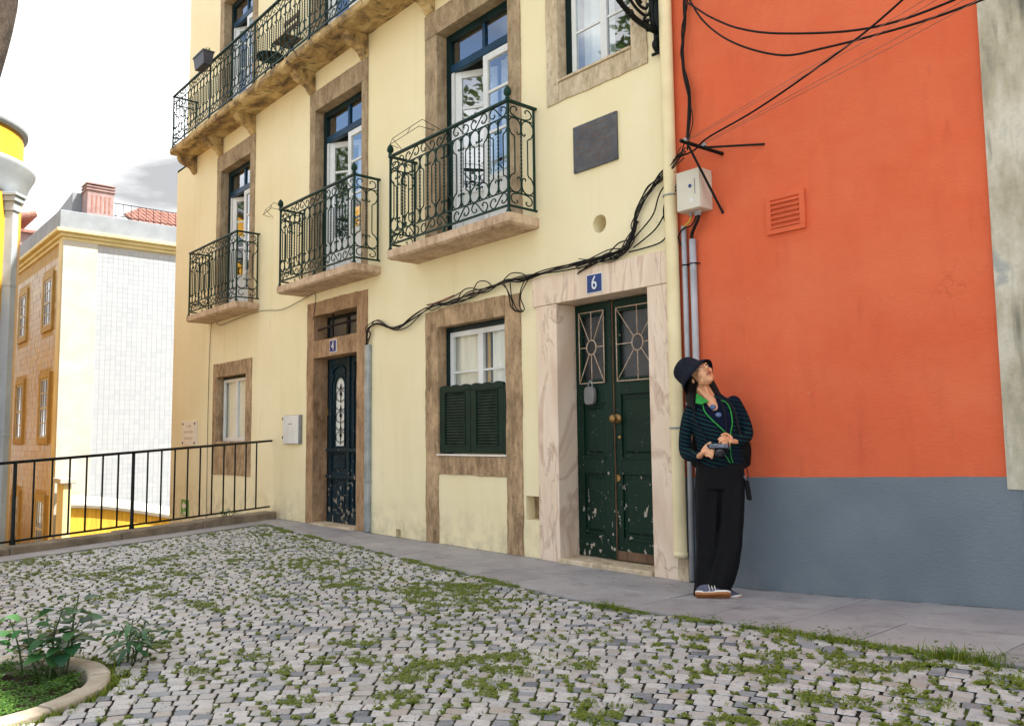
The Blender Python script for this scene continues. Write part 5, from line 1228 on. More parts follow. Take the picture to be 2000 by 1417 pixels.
    for z in (zc+.75, zc+1.13): MB().tube([(X-.1, Y+1.2, z), (X-.1, Y+5, z)], .012, 5).build('terrace_rail', 'railing_iron', h)
    # sloping clay-tile roof behind the parapet
    rt = MB().tube([(0, -.0, 0), (0, 0, .34)], .075, 8, True).mesh('roof_tile')
    sl = radians(24)
    MB().add([(-34, 2.5, zc+.62), (X-.35, 2.5, zc+.62), (X-.35, 12, zc+.62), (-34, 12, zc+.62), (-26, 6.5, zc+3.2)], [(0, 1, 4), (1, 2, 4), (2, 3, 4), (3, 0, 4)]).build('roof', 'terracotta', h)
    dirv = Vector((-1, 0, .46)).normalized(); base = Vector((X-.33, 0, zc+.66))
    for i in range(15):
        for k in range(9):
            y = 2.45+.17*i; p = base + dirv*(.30*k) + Vector((0, y, .01*(k % 2)))
            if p.z-zc-.62 > (y-1.75)*.75: continue
            o = obj('roof_tile', rt, 'terracotta', h); o.matrix_world = Matrix.Translation(p) @ dirv.to_track_quat('Z', 'Y').to_matrix().to_4x4() @ Matrix.Scale(1.0, 4)
    # sloping attic wall with white render on the left of the chimney
    MB().add([(X-.7, Y+.3, zc+.622), (X-7.5, Y+.3, zc+.622), (X-7.5, Y+.3, zc+.70), (X-.7, Y+.3, zc+1.42), (X-.7, Y+.6, zc+.622), (X-7.5, Y+.6, zc+.622), (X-7.5, Y+.6, zc+.70), (X-.7, Y+.6, zc+1.42)], [(0, 1, 2, 3), (7, 6, 5, 4), (0, 4, 5, 1), (1, 5, 6, 2), (2, 6, 7, 3), (3, 7, 4, 0)]).build('attic_gable', 'far_grey', h, fix=True)
    b = thing('rear_house', 'pink house with clay tile eave showing behind the corner house', 'house', (-46, 2, -3.2))
    MB().box(-60, -44, 1.5, 9, -3.19, 12.2).build('wall', 'chimney_plaster', b)
    MB().box(-60.3, -43.7, 1.2, 9.3, 12.201, 12.35).build('roof', 'terracotta', b)
    for k in range(18): MB().tube([(-43.9-.35*k, 1.1, 12.36), (-43.9-.35*k, 4, 13.3)], .17, 8).build('roof_tile', 'terracotta', b)
    # garden wall below the corner house
    g = thing('garden_wall', 'low yellow garden wall with white sloping coping below the corner house', 'wall', (-19, 2, -3.2))
    n = 12; vs = []; cp = []
    for i in range(n+1):
        y = .55+i*.42; zt = -.70-.62*sstep(0, 1, i/n)-.02*i
        vs += [(-19.75, y, -3.19), (-19.75, y, zt), (-20.05, y, zt), (-20.05, y, -3.19)]
        cp += [(-19.60, y, zt+.01), (-19.56, y, zt+.10), (-19.9, y, zt+.34), (-20.15, y, zt+.30), (-20.15, y, zt+.01)]
    MB().add(vs, [(4*i+k, 4*i+4+k, 4*i+4+(k+1) % 4, 4*i+(k+1) % 4) for i in range(n) for k in range(4)] + [(0, 1, 2, 3)]).build('wall', 'garden_yellow', g, fix=True)
    MB().add(cp, [(5*i+k, 5*i+5+k, 5*i+5+(k+1) % 5, 5*i+(k+1) % 5) for i in range(n) for k in range(5)] + [(0, 1, 2, 3, 4)]).build('coping', 'far_white', g, fix=True, bevel=.01)
    MB().box(-20.1, -19.4, .35, .56, -3.19, -.02).build('gate_pier', 'far_cornice', g, bevel=.02); MB().box(-20.2, -19.3, .25, .66, -.019, .12).build('pier_cap', 'far_white', g, bevel=.02)
far_buildings()

def yellow_tower():
    t = thing('round_tower', 'bright yellow rounded tower with white moulding at the left edge', 'tower', (-9.0, -3.75, -3.2))
    c = (-9.125, -3.865); R = 1.18; n = 48
    MB().lathe([(R, 0), (R, 9.05)], (c[0], c[1], -3.19), n=n).build('wall', 'tower_yellow', t, smooth=True)
    MB().lathe([(R+.002, 7.98), (R+.03, 8.02), (R+.05, 8.10), (R+.11, 8.28), (R+.17, 8.40), (R+.18, 8.44), (R+.17, 8.48), (R+.002, 8.50)], (c[0], c[1], -3.19), n=n).build('moulding', 'tower_white', t, smooth=True)
    MB().lathe([(R+.002, 9.0), (R+.05, 9.01), (R+.06, 9.10), (R-.1, 9.14)], (c[0], c[1], -3.19), n=n).build('coping', 'far_grey', t, smooth=True)
    MB().box(-40, -9.3, -6.5, -3.62, -3.19, 5.75).build('unseen_wing', 'tower_yellow', t, bevel=.02)  # unseen, added so the ochre tiles have a building to mirror
    p = thing('downpipe', 'square white downpipe with a moulded head on the yellow tower', 'pipe', (-8.0, -2.7, -3.2))
    px, py = c[0]+.655*(R+.05), c[1]+.756*(R+.05)
    M = Matrix.Translation((px, py, 0)) @ Matrix.Rotation(radians(49.1), 4, 'Z')
    for nm, e, z0, z1 in (('shaft', .070, -3.18, 4.52), ('head', .09, 4.521, 4.66), ('head_lip', .12, 4.661, 4.74), ('head_lip', .145, 4.741, 4.79)):
        o = MB().box(-e, e, -e, e, z0, z1).build(nm, 'tower_white', p, bevel=.008); o.matrix_world = M
    for z in (-1, 1.2, 3.4):
        o = MB().box(-.078, .078, -.078, .078, z, z+.04).build('joint', 'tower_white', p, bevel=.005); o.matrix_world = M
yellow_tower()

# ------------------------------------------------------------------ tree pit, plants, trees
def tree_pit():
    t = thing('tree_pit', 'round pale stone tree pit border at the lower left', 'planter', (PIT.x, PIT.y, 0))
    n = 14
    for k in range(n):
        a0, a1 = 2*pi*k/n+.008, 2*pi*(k+1)/n-.008; vs = []; m = 5; dz = .01*noise.noise((k*.7, 0, 0))
        for i in range(m+1):
            a = a0+(a1-a0)*i/m
            for rr, z in ((PIT_R, -.05), (PIT_R+.005, .014+dz), (PIT_R-.010, .022+dz), (PIT_R-.085, .022+dz), (PIT_R-.095, .012+dz), (PIT_R-.095, -.26)): vs.append((PIT.x+rr*cos(a), PIT.y+rr*sin(a), z))
        fs = [(6*i+q, 6*i+6+q, 6*i+6+(q+1) % 6, 6*i+(q+1) % 6) for i in range(m) for q in range(6)] + [tuple(range(6)), tuple(range(6*m+5, 6*m-1, -1))]
        MB().add(vs, fs).build('kerb_block', 'planter_stone', t, bevel=.006, fix=True)
    MB().lathe([(.02, -.045), (.2, -.04), (.4, -.048), (PIT_R-.085, -.052)], (PIT.x, PIT.y, 0), n=24, caps=False).build('earth', 'soil', t, smooth=True)
tree_pit()
def leaf_mesh(L, W, fold=.25, curl=.25, tip=1.2):
    vs = []; n = 6
    for i in range(n+1):
        u = i/n; w = W*sin(pi*min(1, u**.75))**.8*(1 if u < .99 else 0); z = -curl*L*u*u
        vs += [(-w, u*L, z+fold*w), (0, u*L, z), (w, u*L, z+fold*w)]
    fs = []
    for i in range(n): fs += [(3*i, 3*i+1, 3*i+4, 3*i+3), (3*i+1, 3*i+2, 3*i+5, 3*i+4)]
    return MB().add(vs, fs).mesh('leaf')
def plants():
    r = random.Random(31)
    big = leaf_mesh(.085, .040); lance = leaf_mesh(.10, .013, .2, .3)
    def plant(name, lab, base, stems, leafm, n_l, sc, mat='broad_leaf', group=None):
        t = thing(name, lab, 'plant', base, group)
        for (dx, dy, h, lean) in stems:
            b = Vector((base[0]+dx, base[1]+dy, base[2])); tp = b+Vector((lean[0], lean[1], h)); mid = b.lerp(tp, .5)+Vector((r.uniform(-.02, .02), r.uniform(-.02, .02), .02))
            pts = catmull([b, mid, tp], 6); MB().tube(pts, [.006-.0035*i/len(pts) for i in range(len(pts))], 5).build('stem', 'weed_stem', t, smooth=True)
            for k in range(n_l):
                u = .38+.62*(k+.5)/n_l; p = pts[min(len(pts)-1, int(u*(len(pts)-1)))]
                az = k*2.4+r.uniform(-.5, .5); pitch = r.uniform(-.15, .75)
                s = sc*(1.25-.45*u)*r.uniform(.75, 1.15)
                pet = Vector((cos(az), sin(az), .35))*.035*s
                MB().tube([p, p+pet], .0018, 4).build('stalk', 'weed_stem', t)
                o = obj('leaf', leafm, mat, t, smooth=True)
                o.matrix_world = Matrix.Translation(p+pet) @ Matrix.Rotation(az-pi/2, 4, 'Z') @ Matrix.Rotation(pitch-.25, 4, 'X') @ Matrix.Rotation(r.uniform(-.3, .3), 4, 'Y') @ Matrix.Scale(s, 4)
        return t
    plant('leafy_weed', 'tall leafy weed with broad dark leaves growing out of the tree pit', (1.0, -4.20, -.05), [(0, 0, .35, (.0, .04)), (.03, .03, .41, (-.03, .08)), (-.05, -.05, .30, (-.10, -.04)), (.06, .01, .30, (.05, .08)), (-.02, .02, .26, (-.05, .0)), (.03, -.02, .22, (.04, .04)), (-.10, -.10, .30, (-.05, -.06)), (.02, .05, .36, (.04, .02))], big, 8, 1.08)
    plant('slender_weed', 'slender weed with narrow leaves beside the tree pit', (1.06, -3.87, 0), [(0, 0, .22, (.01, .02)), (.02, .03, .19, (.05, .03)), (-.02, .01, .17, (-.06, -.02)), (.04, .05, .12, (.05, .05)), (-.05, .04, .11, (-.03, .06)), (.06, .0, .10, (.06, -.02))], lance, 8, 1.2)
    plant('kerb_weed', 'small yellow-green weed growing on the kerb at the railing foot', (-5.18, -.86, .09), [(0, 0, .10, (.02, .03)), (.03, .02, .12, (-.04, .02)), (-.03, -.02, .09, (.03, -.05)), (.0, .05, .08, (.05, .05)), (.02, -.05, .07, (-.02, -.06))], lance, 6, .7)
    mb = MB()                                              # clover-like cover in the pit
    for k in range(1300):
        a = r.uniform(0, 2*pi); q = r.random()**.5*(PIT_R-.11); x, y = PIT.x+q*cos(a), PIT.y+q*sin(a); hgt = .02+.11*max(0, noise.noise((x*3, y*3, 5.))+.25)*r.random()-.045
        s = r.uniform(.012, .024); b = r.uniform(0, 2*pi)
        for j in range(3):
            c, d = cos(b+2.1*j), sin(b+2.1*j); mb.add([(x, y, hgt), (x+c*s-d*s*.45, y+d*s+c*s*.45, hgt+.006), (x+c*s*1.25, y+d*s*1.25, hgt), (x+c*s+d*s*.45, y+d*s-c*s*.45, hgt+.006)], [(0, 1, 2, 3)])
    tag(mb.build('clover', 'clover_leaf'), 'bright green clover cover inside the round tree pit', 'clover', kind='stuff')
plants()
def tree(name, lab, base, pts, radii, crown, nleaf, seed, group=None):
    r = random.Random(seed); t = thing(name, lab, 'tree', base, group)
    P = catmull(pts, 6); rr = []
    for i in range(len(P)):
        u = i/(len(P)-1)*(len(radii)-1); k = min(int(u), len(radii)-2); rr.append((radii[k]+(radii[k+1]-radii[k])*(u-k))*(1+.05*noise.noise((i*.8, seed, 0))))
    MB().tube(P, rr, 14).build('trunk', 'bark', t, smooth=True)
    tips = []
    for (cx, cy, cz, cr) in crown:
        s = P[-1]; e = Vector((cx, cy, cz)); m = s.lerp(e, .5)+Vector((r.uniform(-.4, .4), r.uniform(-.4, .4), .3))
        MB().tube(catmull([s, m, e], 5), [rr[-1]*.6*(1-.8*i/10) for i in range(11)], 7).build('limb', 'bark', t, smooth=True)
    mb = MB()
    for k in range(nleaf):
        cx, cy, cz, cr = crown[r.randrange(len(crown))]
        while True:
            v = Vector((r.uniform(-1, 1), r.uniform(-1, 1), r.uniform(-1, 1)))
            if v.length < 1 and (v.length > .45 or r.random() < .3): break
        p = Vector((cx, cy, cz)) + Vector((v.x, v.y, v.z*.75))*cr
        if noise.noise(p*1.1) < -.12: continue
        a, b = Vector((r.gauss(0, 1), r.gauss(0, 1), r.gauss(0, .6))).normalized(), Vector((r.gauss(0, 1), r.gauss(0, 1), r.gauss(0, 1))); b = a.cross(b).normalized(); s = r.uniform(.06, .13)
        mb.add([p-a*s, p+b*s*.5, p+a*s, p-b*s*.5], [(0, 1, 2, 3)])
    mb.build('crown', 'tree_leaf', t)
tree('plaza_tree', 'leaning brown tree trunk at the upper left corner', (-.9, -5.15, -.06), [(-1.15, -4.95, -.06), (-1.2, -4.80, 1.2), (-1.36, -4.68, 2.6), (-1.46, -4.48, 3.6), (-1.46, -4.31, 4.6), (-1.54, -4.35, 5.8), (-2.2, -5.2, 7.2)], [.40, .31, .28, .27, .25, .21, .16], [(-3.4, -7.2, 8.4, 1.9), (-1.6, -8.2, 8.8, 1.9), (-4.6, -8.6, 9.4, 1.8)], 5000, 3)
for i, (x, y, h) in enumerate(((-9.5, -11.5, 9.5), (-13.5, -15, 12), (-4.0, -14.5, 11), (4.0, -16, 11))):
    tree('plaza_tree', ['leafy tree outside the picture, reflected in the upper window', 'tall leafy tree outside the picture beyond the yellow tower', 'leafy tree outside the picture behind the viewer', 'leafy tree outside the picture at the right behind the viewer'][i], (x, y, -.06), [(x, y, -3.1 if x < -5 else -.06), (x+.2, y, 2.5), (x+.1, y+.3, h*.55)], [.30, .22, .15], [(x+1.4, y+.3, h*.72, 2.2), (x-1.4, y-.5, h*.76, 2.3), (x, y+1.2, h*.9, 2.1), (x+.3, y-1.2, h*.85, 2.0)], 5000, 40+i, 'trees around the square')

# ------------------------------------------------------------------ the woman leaning in the corner
PO = Vector((2.13, -.33, 0)); PL = Vector((.8, .6, 0)); PF = Vector((.6, -.8, 0))
def W(a, b, c): return PO + PL*a + PF*b + Vector((0, 0, c))
def WV(v): return W(*v)
def cap(mb, pts, radii, n=12):                             # tapered limb with round ends
    P = [WV(p) for p in pts]
    mb.tube(P, radii, n)
    for p, r in zip(P, radii): mb.ball(p, r*.995, 12, 8)
def spline(pts, radii, k=5):
    P = catmull(pts, k); m = len(P); R = []
    for i in range(m):
        u = i/(m-1)*(len(radii)-1); j = min(int(u), len(radii)-2); R.append(radii[j]+(radii[j+1]-radii[j])*(u-j))
    return P, R
def loft(mb, rings, n=28, tilt=0., fold=None):
    vs = []
    for (c, ca, cb, ha, hb) in rings:
        for k in range(n):
            q = 2*pi*k/n; s, co = sin(q), cos(q)
            x = ha*math.copysign(abs(co)**.85, co); y = hb*math.copysign(abs(s)**.85, s)
            f = 1+(fold(q, c) if fold else 0)
            vs.append(W(ca+x*f, cb+y*f, c+tilt*x))
    m = len(rings)
    fs = [(i*n+k, i*n+(k+1) % n, (i+1)*n+(k+1) % n, (i+1)*n+k) for i in range(m-1) for k in range(n)] + [tuple(range(n-1, -1, -1)), tuple(range((m-1)*n, m*n))]
    mb.add(vs, fs)
def remesh(o, vox, smooth=6):
    m = o.modifiers.new('remesh', 'REMESH'); m.mode = 'VOXEL'; m.voxel_size = vox; m.use_smooth_shade = True
    s = o.modifiers.new('smooth', 'SMOOTH'); s.factor = .5; s.iterations = smooth
    return o
def hand(mb, wrist, knuck, up, fingers, thumb, s=1.):
    """wrist and knuckle centre in body coordinates; fingers: list of joint chains"""
    w, k = Vector(wrist), Vector(knuck); d = (k-w); u = Vector(up).normalized(); side = d.cross(u).normalized()
    for j in (-1, -.33, .33, 1):
        cap(mb, [w+side*.010*j, w.lerp(k, .55)+side*.020*j, k+side*.026*j], [.017*s, .0155*s, .0125*s], 8)
    for f in fingers: P, R = spline([Vector(p) for p in f], [.0105, .0095, .0088, .0075], 3); cap(mb, P, R, 8)
    P, R = spline([Vector(p) for p in thumb], [.014, .0115, .009], 3); cap(mb, P, R, 8)
def person():
    t = thing('person', 'person in a dark bucket hat, striped jacket and wide black trousers, leaning back, looking up', 'person', tuple(PO))
    f = Vector((.33, .82, .47)); u = Vector((-.527, -.2528, .8116)); s = Vector((.784, -.5155, .3487))   # face, crown and left axes in body coordinates
    H = Vector((-.075, .03, 1.545))
    def h(a, b, c): return H + s*a + f*b + u*c             # a left, b forward, c up from the head centre
    Mh = Matrix((PL*s.x+PF*s.y+Vector((0, 0, s.z)), PL*f.x+PF*f.y+Vector((0, 0, f.z)), PL*u.x+PF*u.y+Vector((0, 0, u.z)))).transposed()
    b = MB()
    b.ball(WV(h(0, -.018, .022)), (.072, .086, .078), 24, 16, Mh)         # skull
    b.ball(WV(h(0, .022, -.025)), (.060, .066, .082), 24, 16, Mh)        # face
    b.ball(WV(h(0, .052, -.088)), (.026, .026, .022), 14, 10, Mh)        # chin
    for k in (-1, 1):
        b.ball(WV(h(.036*k, .052, -.025)), (.026, .026, .024), 14, 10, Mh)      # cheeks
        b.ball(WV(h(.045*k, .012, -.066)), (.018, .036, .022), 12, 8, Mh)       # jaw
        b.ball(WV(h(.074*k, -.020, -.012)), (.010, .018, .030), 12, 8, Mh)      # ears
        b.ball(WV(h(.080*k, -.022, -.002)), (.008, .015, .018), 12, 8, Mh)
        b.ball(WV(h(.013*k, .090, -.026)), (.0095, .010, .008), 10, 8, Mh)      # nostril wings
        b.ball(WV(h(.028*k, .074, .022)), (.020, .012, .007), 10, 8, Mh)        # brow
    cap(b, [h(0, .080, .018), h(0, .094, -.005), h(0, .103, -.020)], [.008, .010, .0125], 10)
    b.ball(WV(h(0, .080, -.055)), (.024, .014, .012), 12, 8, Mh)         # muzzle
    # neck, chest core and shoulders
    P, R = spline([(-.085, -.02, 1.50), (-.06, -.015, 1.44), (-.03, -.02, 1.38), (-.01, -.03, 1.32)], [.054, .050, .053, .07], 4); cap(b, P, R, 16)
    cap(b, [(-.045, .035, 1.45), (.0, .04, 1.335)], [.016, .012]); cap(b, [(-.09, .035, 1.44), (-.01, .045, 1.335)], [.013, .012])
    loft(b, [(.85, .04, 0, .12, .085), (1.0, .035, 0, .12, .085), (1.15, .02, -.01, .13, .09), (1.27, .0, -.03, .13, .08), (1.335, -.005, -.03, .09, .065)], 24, .15)
    cap(b, [(-.02, .015, 1.36), (.0, .035, 1.325), (.015, .045, 1.29)], [.045, .042, .04])
    for pts, rr in (([(-.14, -.03, 1.295), (-.19, -.02, 1.0), (-.095, .10, .972)], [.038, .032, .024]), ([(.15, -.05, 1.335), (.228, -.02, 1.125), (.150, .085, 1.067)], [.038, .032, .024])): cap(b, pts, rr)
    cap(b, [(-.035, .0, .84), (-.055, .006, .50), (-.080, .02, .07)], [.06, .042, .03]); cap(b, [(.10, .0, .84), (.098, .045, .48), (.0, .085, .09)], [.06, .042, .028])
    # right hand (picture left) on the camera grip
    hand(b, (-.100, .105, .970), (-.055, .155, 1.005), (-.2, .3, 1), [[(-.056, .158, 1.022), (-.030, .178, 1.030), (-.010, .188, 1.020), (-.002, .186, 1.008)], [(-.050, .165, 1.006), (-.024, .190, 1.010), (-.010, .200, 1.000), (-.008, .196, .988)], [(-.050, .168, .990), (-.026, .192, .990), (-.013, .200, .980), (-.012, .194, .970)], [(-.054, .165, .975), (-.034, .186, .972), (-.020, .194, .964), (-.019, .188, .956)]], [(-.075, .125, 1.005), (-.050, .140, 1.040), (-.022, .150, 1.060)])
    # left hand (picture right) fingertips on the zip and shutter
    hand(b, (.150, .085, 1.067), (.098, .140, 1.072), (0, .4, 1), [[(.098, .145, 1.092), (.070, .166, 1.100), (.044, .172, 1.092), (.032, .170, 1.082)], [(.094, .154, 1.074), (.066, .176, 1.078), (.044, .184, 1.070), (.036, .180, 1.062)], [(.096, .158, 1.056), (.072, .180, 1.056), (.054, .188, 1.048), (.048, .184, 1.040)], [(.100, .156, 1.040), (.082, .176, 1.036), (.068, .184, 1.028), (.064, .180, 1.022)]], [(.115, .115, 1.095), (.085, .125, 1.118), (.055, .150, 1.112)])
    remesh(b.build('body', 'skin', t, smooth=True), .0042, 4)
    # eyes, brows, lips
    for k in (-1, 1):
        MB().ball(WV(h(.031*k, .0745, .004)), (.0125, .010, .006), 12, 8, Mh).build('eye', 'eye_white', t, smooth=True)
        MB().ball(WV(h(.031*k, .0790, .006)), (.0062, .0068, .0056), 10, 8, Mh).build('iris', 'eye_dark', t, smooth=True)
        MB().tube([WV(h(.016*k, .083, .009)), WV(h(.030*k, .084, .0115)), WV(h(.047*k, .072, .006))], [.0012, .0022, .001], 5).build('eyelid', 'eye_dark', t, smooth=True)
        MB().tube([WV(h(.012*k, .090, .027)), WV(h(.030*k, .087, .033)), WV(h(.050*k, .070, .028))], [.002, .0032, .0012], 5).build('eyebrow', 'hair_dark', t, smooth=True)
    MB().tube([WV(h(x, y, z)) for x, y, z in ((-.023, .081, -.053), (-.008, .0945, -.0485), (0, .095, -.050), (.008, .0945, -.0485), (.023, .081, -.053))], [.001, .0048, .0046, .0048, .001], 6).build('upper_lip', 'lip', t, smooth=True)
    MB().tube([WV(h(x, y, z)) for x, y, z in ((-.021, .081, -.0555), (-.008, .0935, -.0605), (0, .0945, -.0615), (.008, .0935, -.0605), (.021, .081, -.0555))], [.001, .0052, .0058, .0052, .001], 6).build('lower_lip', 'lip', t, smooth=True)
    # hair: hanging behind the neck to both shoulders
    hb = MB()
    for pts, rr in (([h(-.060, -.03, .0), (-.150, -.01, 1.43), (-.155, -.01, 1.37), (-.150, .02, 1.315)], [.036, .034, .030, .016]), ([h(-.045, -.05, -.02), (-.125, -.03, 1.42), (-.13, -.01, 1.36), (-.125, .03, 1.30)], [.04, .036, .03, .014]),
                    ([h(.02, -.07, -.04), (-.06, -.075, 1.40), (-.04, -.075, 1.33)], [.05, .05, .03]), ([h(.055, -.04, -.03), (.02, -.04, 1.42), (.045, -.03, 1.385), (.085, -.02, 1.372)], [.036, .034, .028, .012]), ([h(.06, -.02, -.02), (.035, -.02, 1.42), (.062, .0, 1.375)], [.022, .02, .010])):
        P, R = spline([Vector(p) for p in pts], rr, 4); cap(hb, P, R, 10)
    remesh(hb.build('hair', 'hair_dark', t, smooth=True), .007, 2)
    # bucket hat pushed back
    w = Vector((-.70, -.50, .52)).normalized(); c0 = Vector((-.098, .014, 1.523)); WW = PL*w.x+PF*w.y+Vector((0, 0, w.z))
    n = 40; vs = []
    prof = [(.140, -.026), (.126, .010), (.110, .040), (.107, .046), (.102, .090), (.093, .132), (.080, .150), (.04, .159), (.0, .161)]
    inner = [(.136, -.024), (.122, .010), (.105, .042)]
    A = WW.normalized(); e1 = (Vector((0, 0, 1)) - A*A.z).normalized(); e2 = A.cross(e1)
    allp = inner[::-1] + prof
    for r_, z_ in allp:
        for k in range(n):
            q = 2*pi*k/n; br = r_ > .11
            wob = 1+(.05*sin(2*q+1.0)+.03*sin(3*q) if br else .012*sin(5*q))
            lift = (.022*sin(q*2+.6) if br else 0)*(r_-.1)/.05
            vs.append(WV(c0) + A*(z_+lift) + (e1*cos(q)+e2*sin(q))*r_*wob)
    m = len(allp)
    hat = MB().add(vs, [(i*n+k, i*n+(k+1) % n, (i+1)*n+(k+1) % n, (i+1)*n+k) for i in range(m-1) for k in range(n)]).build('bucket_hat', 'hat_cloth', t, smooth=True, fix=True)
    # jacket
    rings = [(.895, .045, .0, .162, .112), (.95, .043, .0, .156, .112), (1.02, .04, .0, .148, .110), (1.10, .03, -.006, .150, .114), (1.18, .018, -.012, .158, .116), (1.25, .004, -.022, .166, .108), (1.30, -.002, -.030, .158, .094), (1.345, -.006, -.035, .125, .080), (1.385, -.012, -.035, .078, .066)]
    tilt = .16
    def surf(ang, c, off=.005):                            # point on the jacket front, ang from straight ahead towards picture right
        for i in range(len(rings)-1):
            if rings[i][0] <= c <= rings[i+1][0]:
                k = (c-rings[i][0])/(rings[i+1][0]-rings[i][0]); R_ = [x+(y-x)*k for x, y in zip(rings[i], rings[i+1])]; break
        else: R_ = rings[-1]
        x = R_[3]*math.copysign(abs(sin(ang))**.85, sin(ang)); y = R_[4]*abs(cos(ang))**.85
        return W(R_[1]+x*(1+off/R_[3]), R_[2]+y*(1+off/R_[4])+.0, c+tilt*x)
    j = MB(); loft(j, rings, 32, tilt)
    for pts, rr in (([(-.135, -.03, 1.295), (-.165, -.03, 1.22), (-.190, -.025, 1.10), (-.193, -.015, 1.0), (-.165, .035, .970), (-.112, .09, .968)], [.054, .052, .047, .044, .041, .035]),
                    ([(.150, -.05, 1.335), (.190, -.05, 1.26), (.222, -.035, 1.18), (.232, -.015, 1.115), (.205, .03, 1.085), (.160, .078, 1.069)], [.055, .051, .046, .043, .040, .034])):
        P, R = spline([Vector(p) for p in pts], rr, 4); cap(j, P, R, 14)
    jk = j.build('jacket', 'jacket_cloth', t, smooth=True); remesh(jk, .0065, 4)
    # v-shaped shirt front and neck edge
    rows = []; edges = [(1.35, -.34, .40), (1.28, -.22, .55), (1.22, -.05, .62), (1.16, .12, .60), (1.11, .34, .52), (1.085, .40, .46)]
    for c, a0, a1 in edges: rows.append([surf(a0+(a1-a0)*k/6, c, .010) for k in range(7)])
    vs = [p for r_ in rows for p in r_]; m = len(rows)
    MB().add(vs, [(i*7+k, i*7+k+1, i*7+8+k, i*7+7+k) for i in range(m-1) for k in range(6)]).build('shirt', 'shirt_navy', t, smooth=True)
    def pipe(seq, r=.0045, nm='piping'): MB().tube(catmull([surf(a, c, .012) for a, c in seq], 5), r, 6).build(nm, 'piping_green', t, smooth=True)
    pipe([(-.42, 1.355), (-.34, 1.33), (-.24, 1.28), (-.06, 1.22), (.11, 1.16), (.32, 1.11), (.42, 1.08)])
    pipe([(.42, 1.345), (.62, 1.325), (.68, 1.28), (.68, 1.22), (.64, 1.17), (.54, 1.13), (.44, 1.08)])
    pipe([(.06, 1.06), (.03, 1.0), (.16, .965), (.30, .91)], .003, 'zip'); pipe([(.42, 1.08), (.40, 1.03), (.36, .96), (.42, .91)], .003, 'zip')
    MB().tube([surf(.10, 1.085, .022), surf(.10, 1.04, .03)], .006, 6).build('zip_pull', 'piping_green', t, smooth=True)
    MB().add([W(-.105, .035, 1.405), W(-.02, .075, 1.345), W(-.075, .085, 1.325), W(-.112, .06, 1.335)], [(0, 1, 2, 3)]).build('collar', 'piping_green', t).modifiers.new('solid', 'SOLIDIFY').thickness = .004
    # trousers
    tr = MB()
    fold = lambda q, c: (.075*sin(5*q+4*c+.7)+.045*sin(9*q-3*c)+.02*sin(14*q+2*c))*sstep(.95, .60, c)
    loft(tr, [(.74, .035, .002, .168, .108), (.82, .036, 0, .168, .112), (.93, .042, 0, .160, .108)], 40, 0)
    loft(tr, [(.012, -.088, .02, .080, .075), (.15, -.074, .02, .078, .08), (.35, -.062, .010, .078, .080), (.55, -.052, .006, .084, .084), (.72, -.046, .002, .090, .094), (.82, -.035, .0, .09, .10)], 40, 0, fold)
    loft(tr, [(.060, -.005, .085, .075, .072), (.12, .018, .08, .084, .078), (.22, .050, .075, .086, .080), (.36, .082, .062, .084, .082), (.52, .102, .045, .082, .084), (.66, .110, .024, .086, .090), (.76, .11, .004, .094, .10), (.82, .105, .0, .09, .10)], 40, 0, fold)
    remesh(tr.build('trousers', 'trouser_cloth', t, smooth=True), .0075, 3)
    # shoes
    def shoe(heel, toe, roll, pitch, lab):
        hx, tx = Vector(heel), Vector(toe); d = (tx-hx); L = d.length; d.normalize(); up = Vector((0, 0, 1)); up = (up-d*up.dot(d)).normalized(); sd = d.cross(up)
        if roll: q = Matrix.Rotation(roll, 3, d); up = q @ up; sd = q @ sd
        outline = [(0, .0), (.02, .028), (.10, .034), (.30, .030), (.5, .036), (.72, .046), (.88, .040), (.97, .022), (1.0, .0)]
        pts = [(x*L, y) for x, y in outline] + [(x*L, -y) for x, y in outline[::-1][1:-1]]
        def P(x, y, z): v = hx+d*x+sd*y+up*z; return WV(v)
        m = len(pts); lv = [(1.0, .0), (1.06, .004), (1.05, .020), (.98, .024)]
        vs = [P(L*.5+(x-L*.5)*(1+(k-1)*.5), y*k, z+.014*max(0, (x/L-.72)/.28)**2) for k, z in lv for x, y in pts]
        sole = MB().add(vs, [(a*m+i, a*m+(i+1) % m, (a+1)*m+(i+1) % m, (a+1)*m+i) for a in range(3) for i in range(m)] + [tuple(range(m)), tuple(range(3*m, 4*m))]).build('shoe_sole', 'gum_sole', t, fix=True)
        uv = MB()
        prof = [(0.02, .025, .062), (.12, .032, .082), (.28, .034, .090), (.42, .036, .078), (.58, .042, .060), (.75, .043, .046), (.9, .034, .036), (.985, .012, .026)]
        vs = []; n = 14
        for x, hw, ht in prof:
            for k in range(n):
                q = pi*k/(n-1); vs.append(P(x*L, hw*cos(q), .022+.014*max(0, (x-.72)/.28)**2+(ht-.022)*max(0., sin(q))**.75))
        m2 = len(prof); uv.add(vs, [(i*n+k, i*n+k+1, (i+1)*n+k+1, (i+1)*n+k) for i in range(m2-1) for k in range(n-1)] + [tuple(range(n)), tuple(range((m2-1)*n, m2*n))])
        uv.build('shoe_upper', 'shoe_suede', t, smooth=True, fix=True)
        MB().add([P(x*L*1.0+(-.004 if x < .5 else .004), y*1.075, z+.014*max(0, (x-.72)/.28)**2) for z in (.016, .028) for x, y in [(a, b_) for a, b_ in outline]+[(a, -b_) for a, b_ in outline[::-1][1:-1]]], [(i, (i+1) % m, m+(i+1) % m, m+i) for i in range(m)]).build('foxing', 'shoe_white', t, smooth=True)
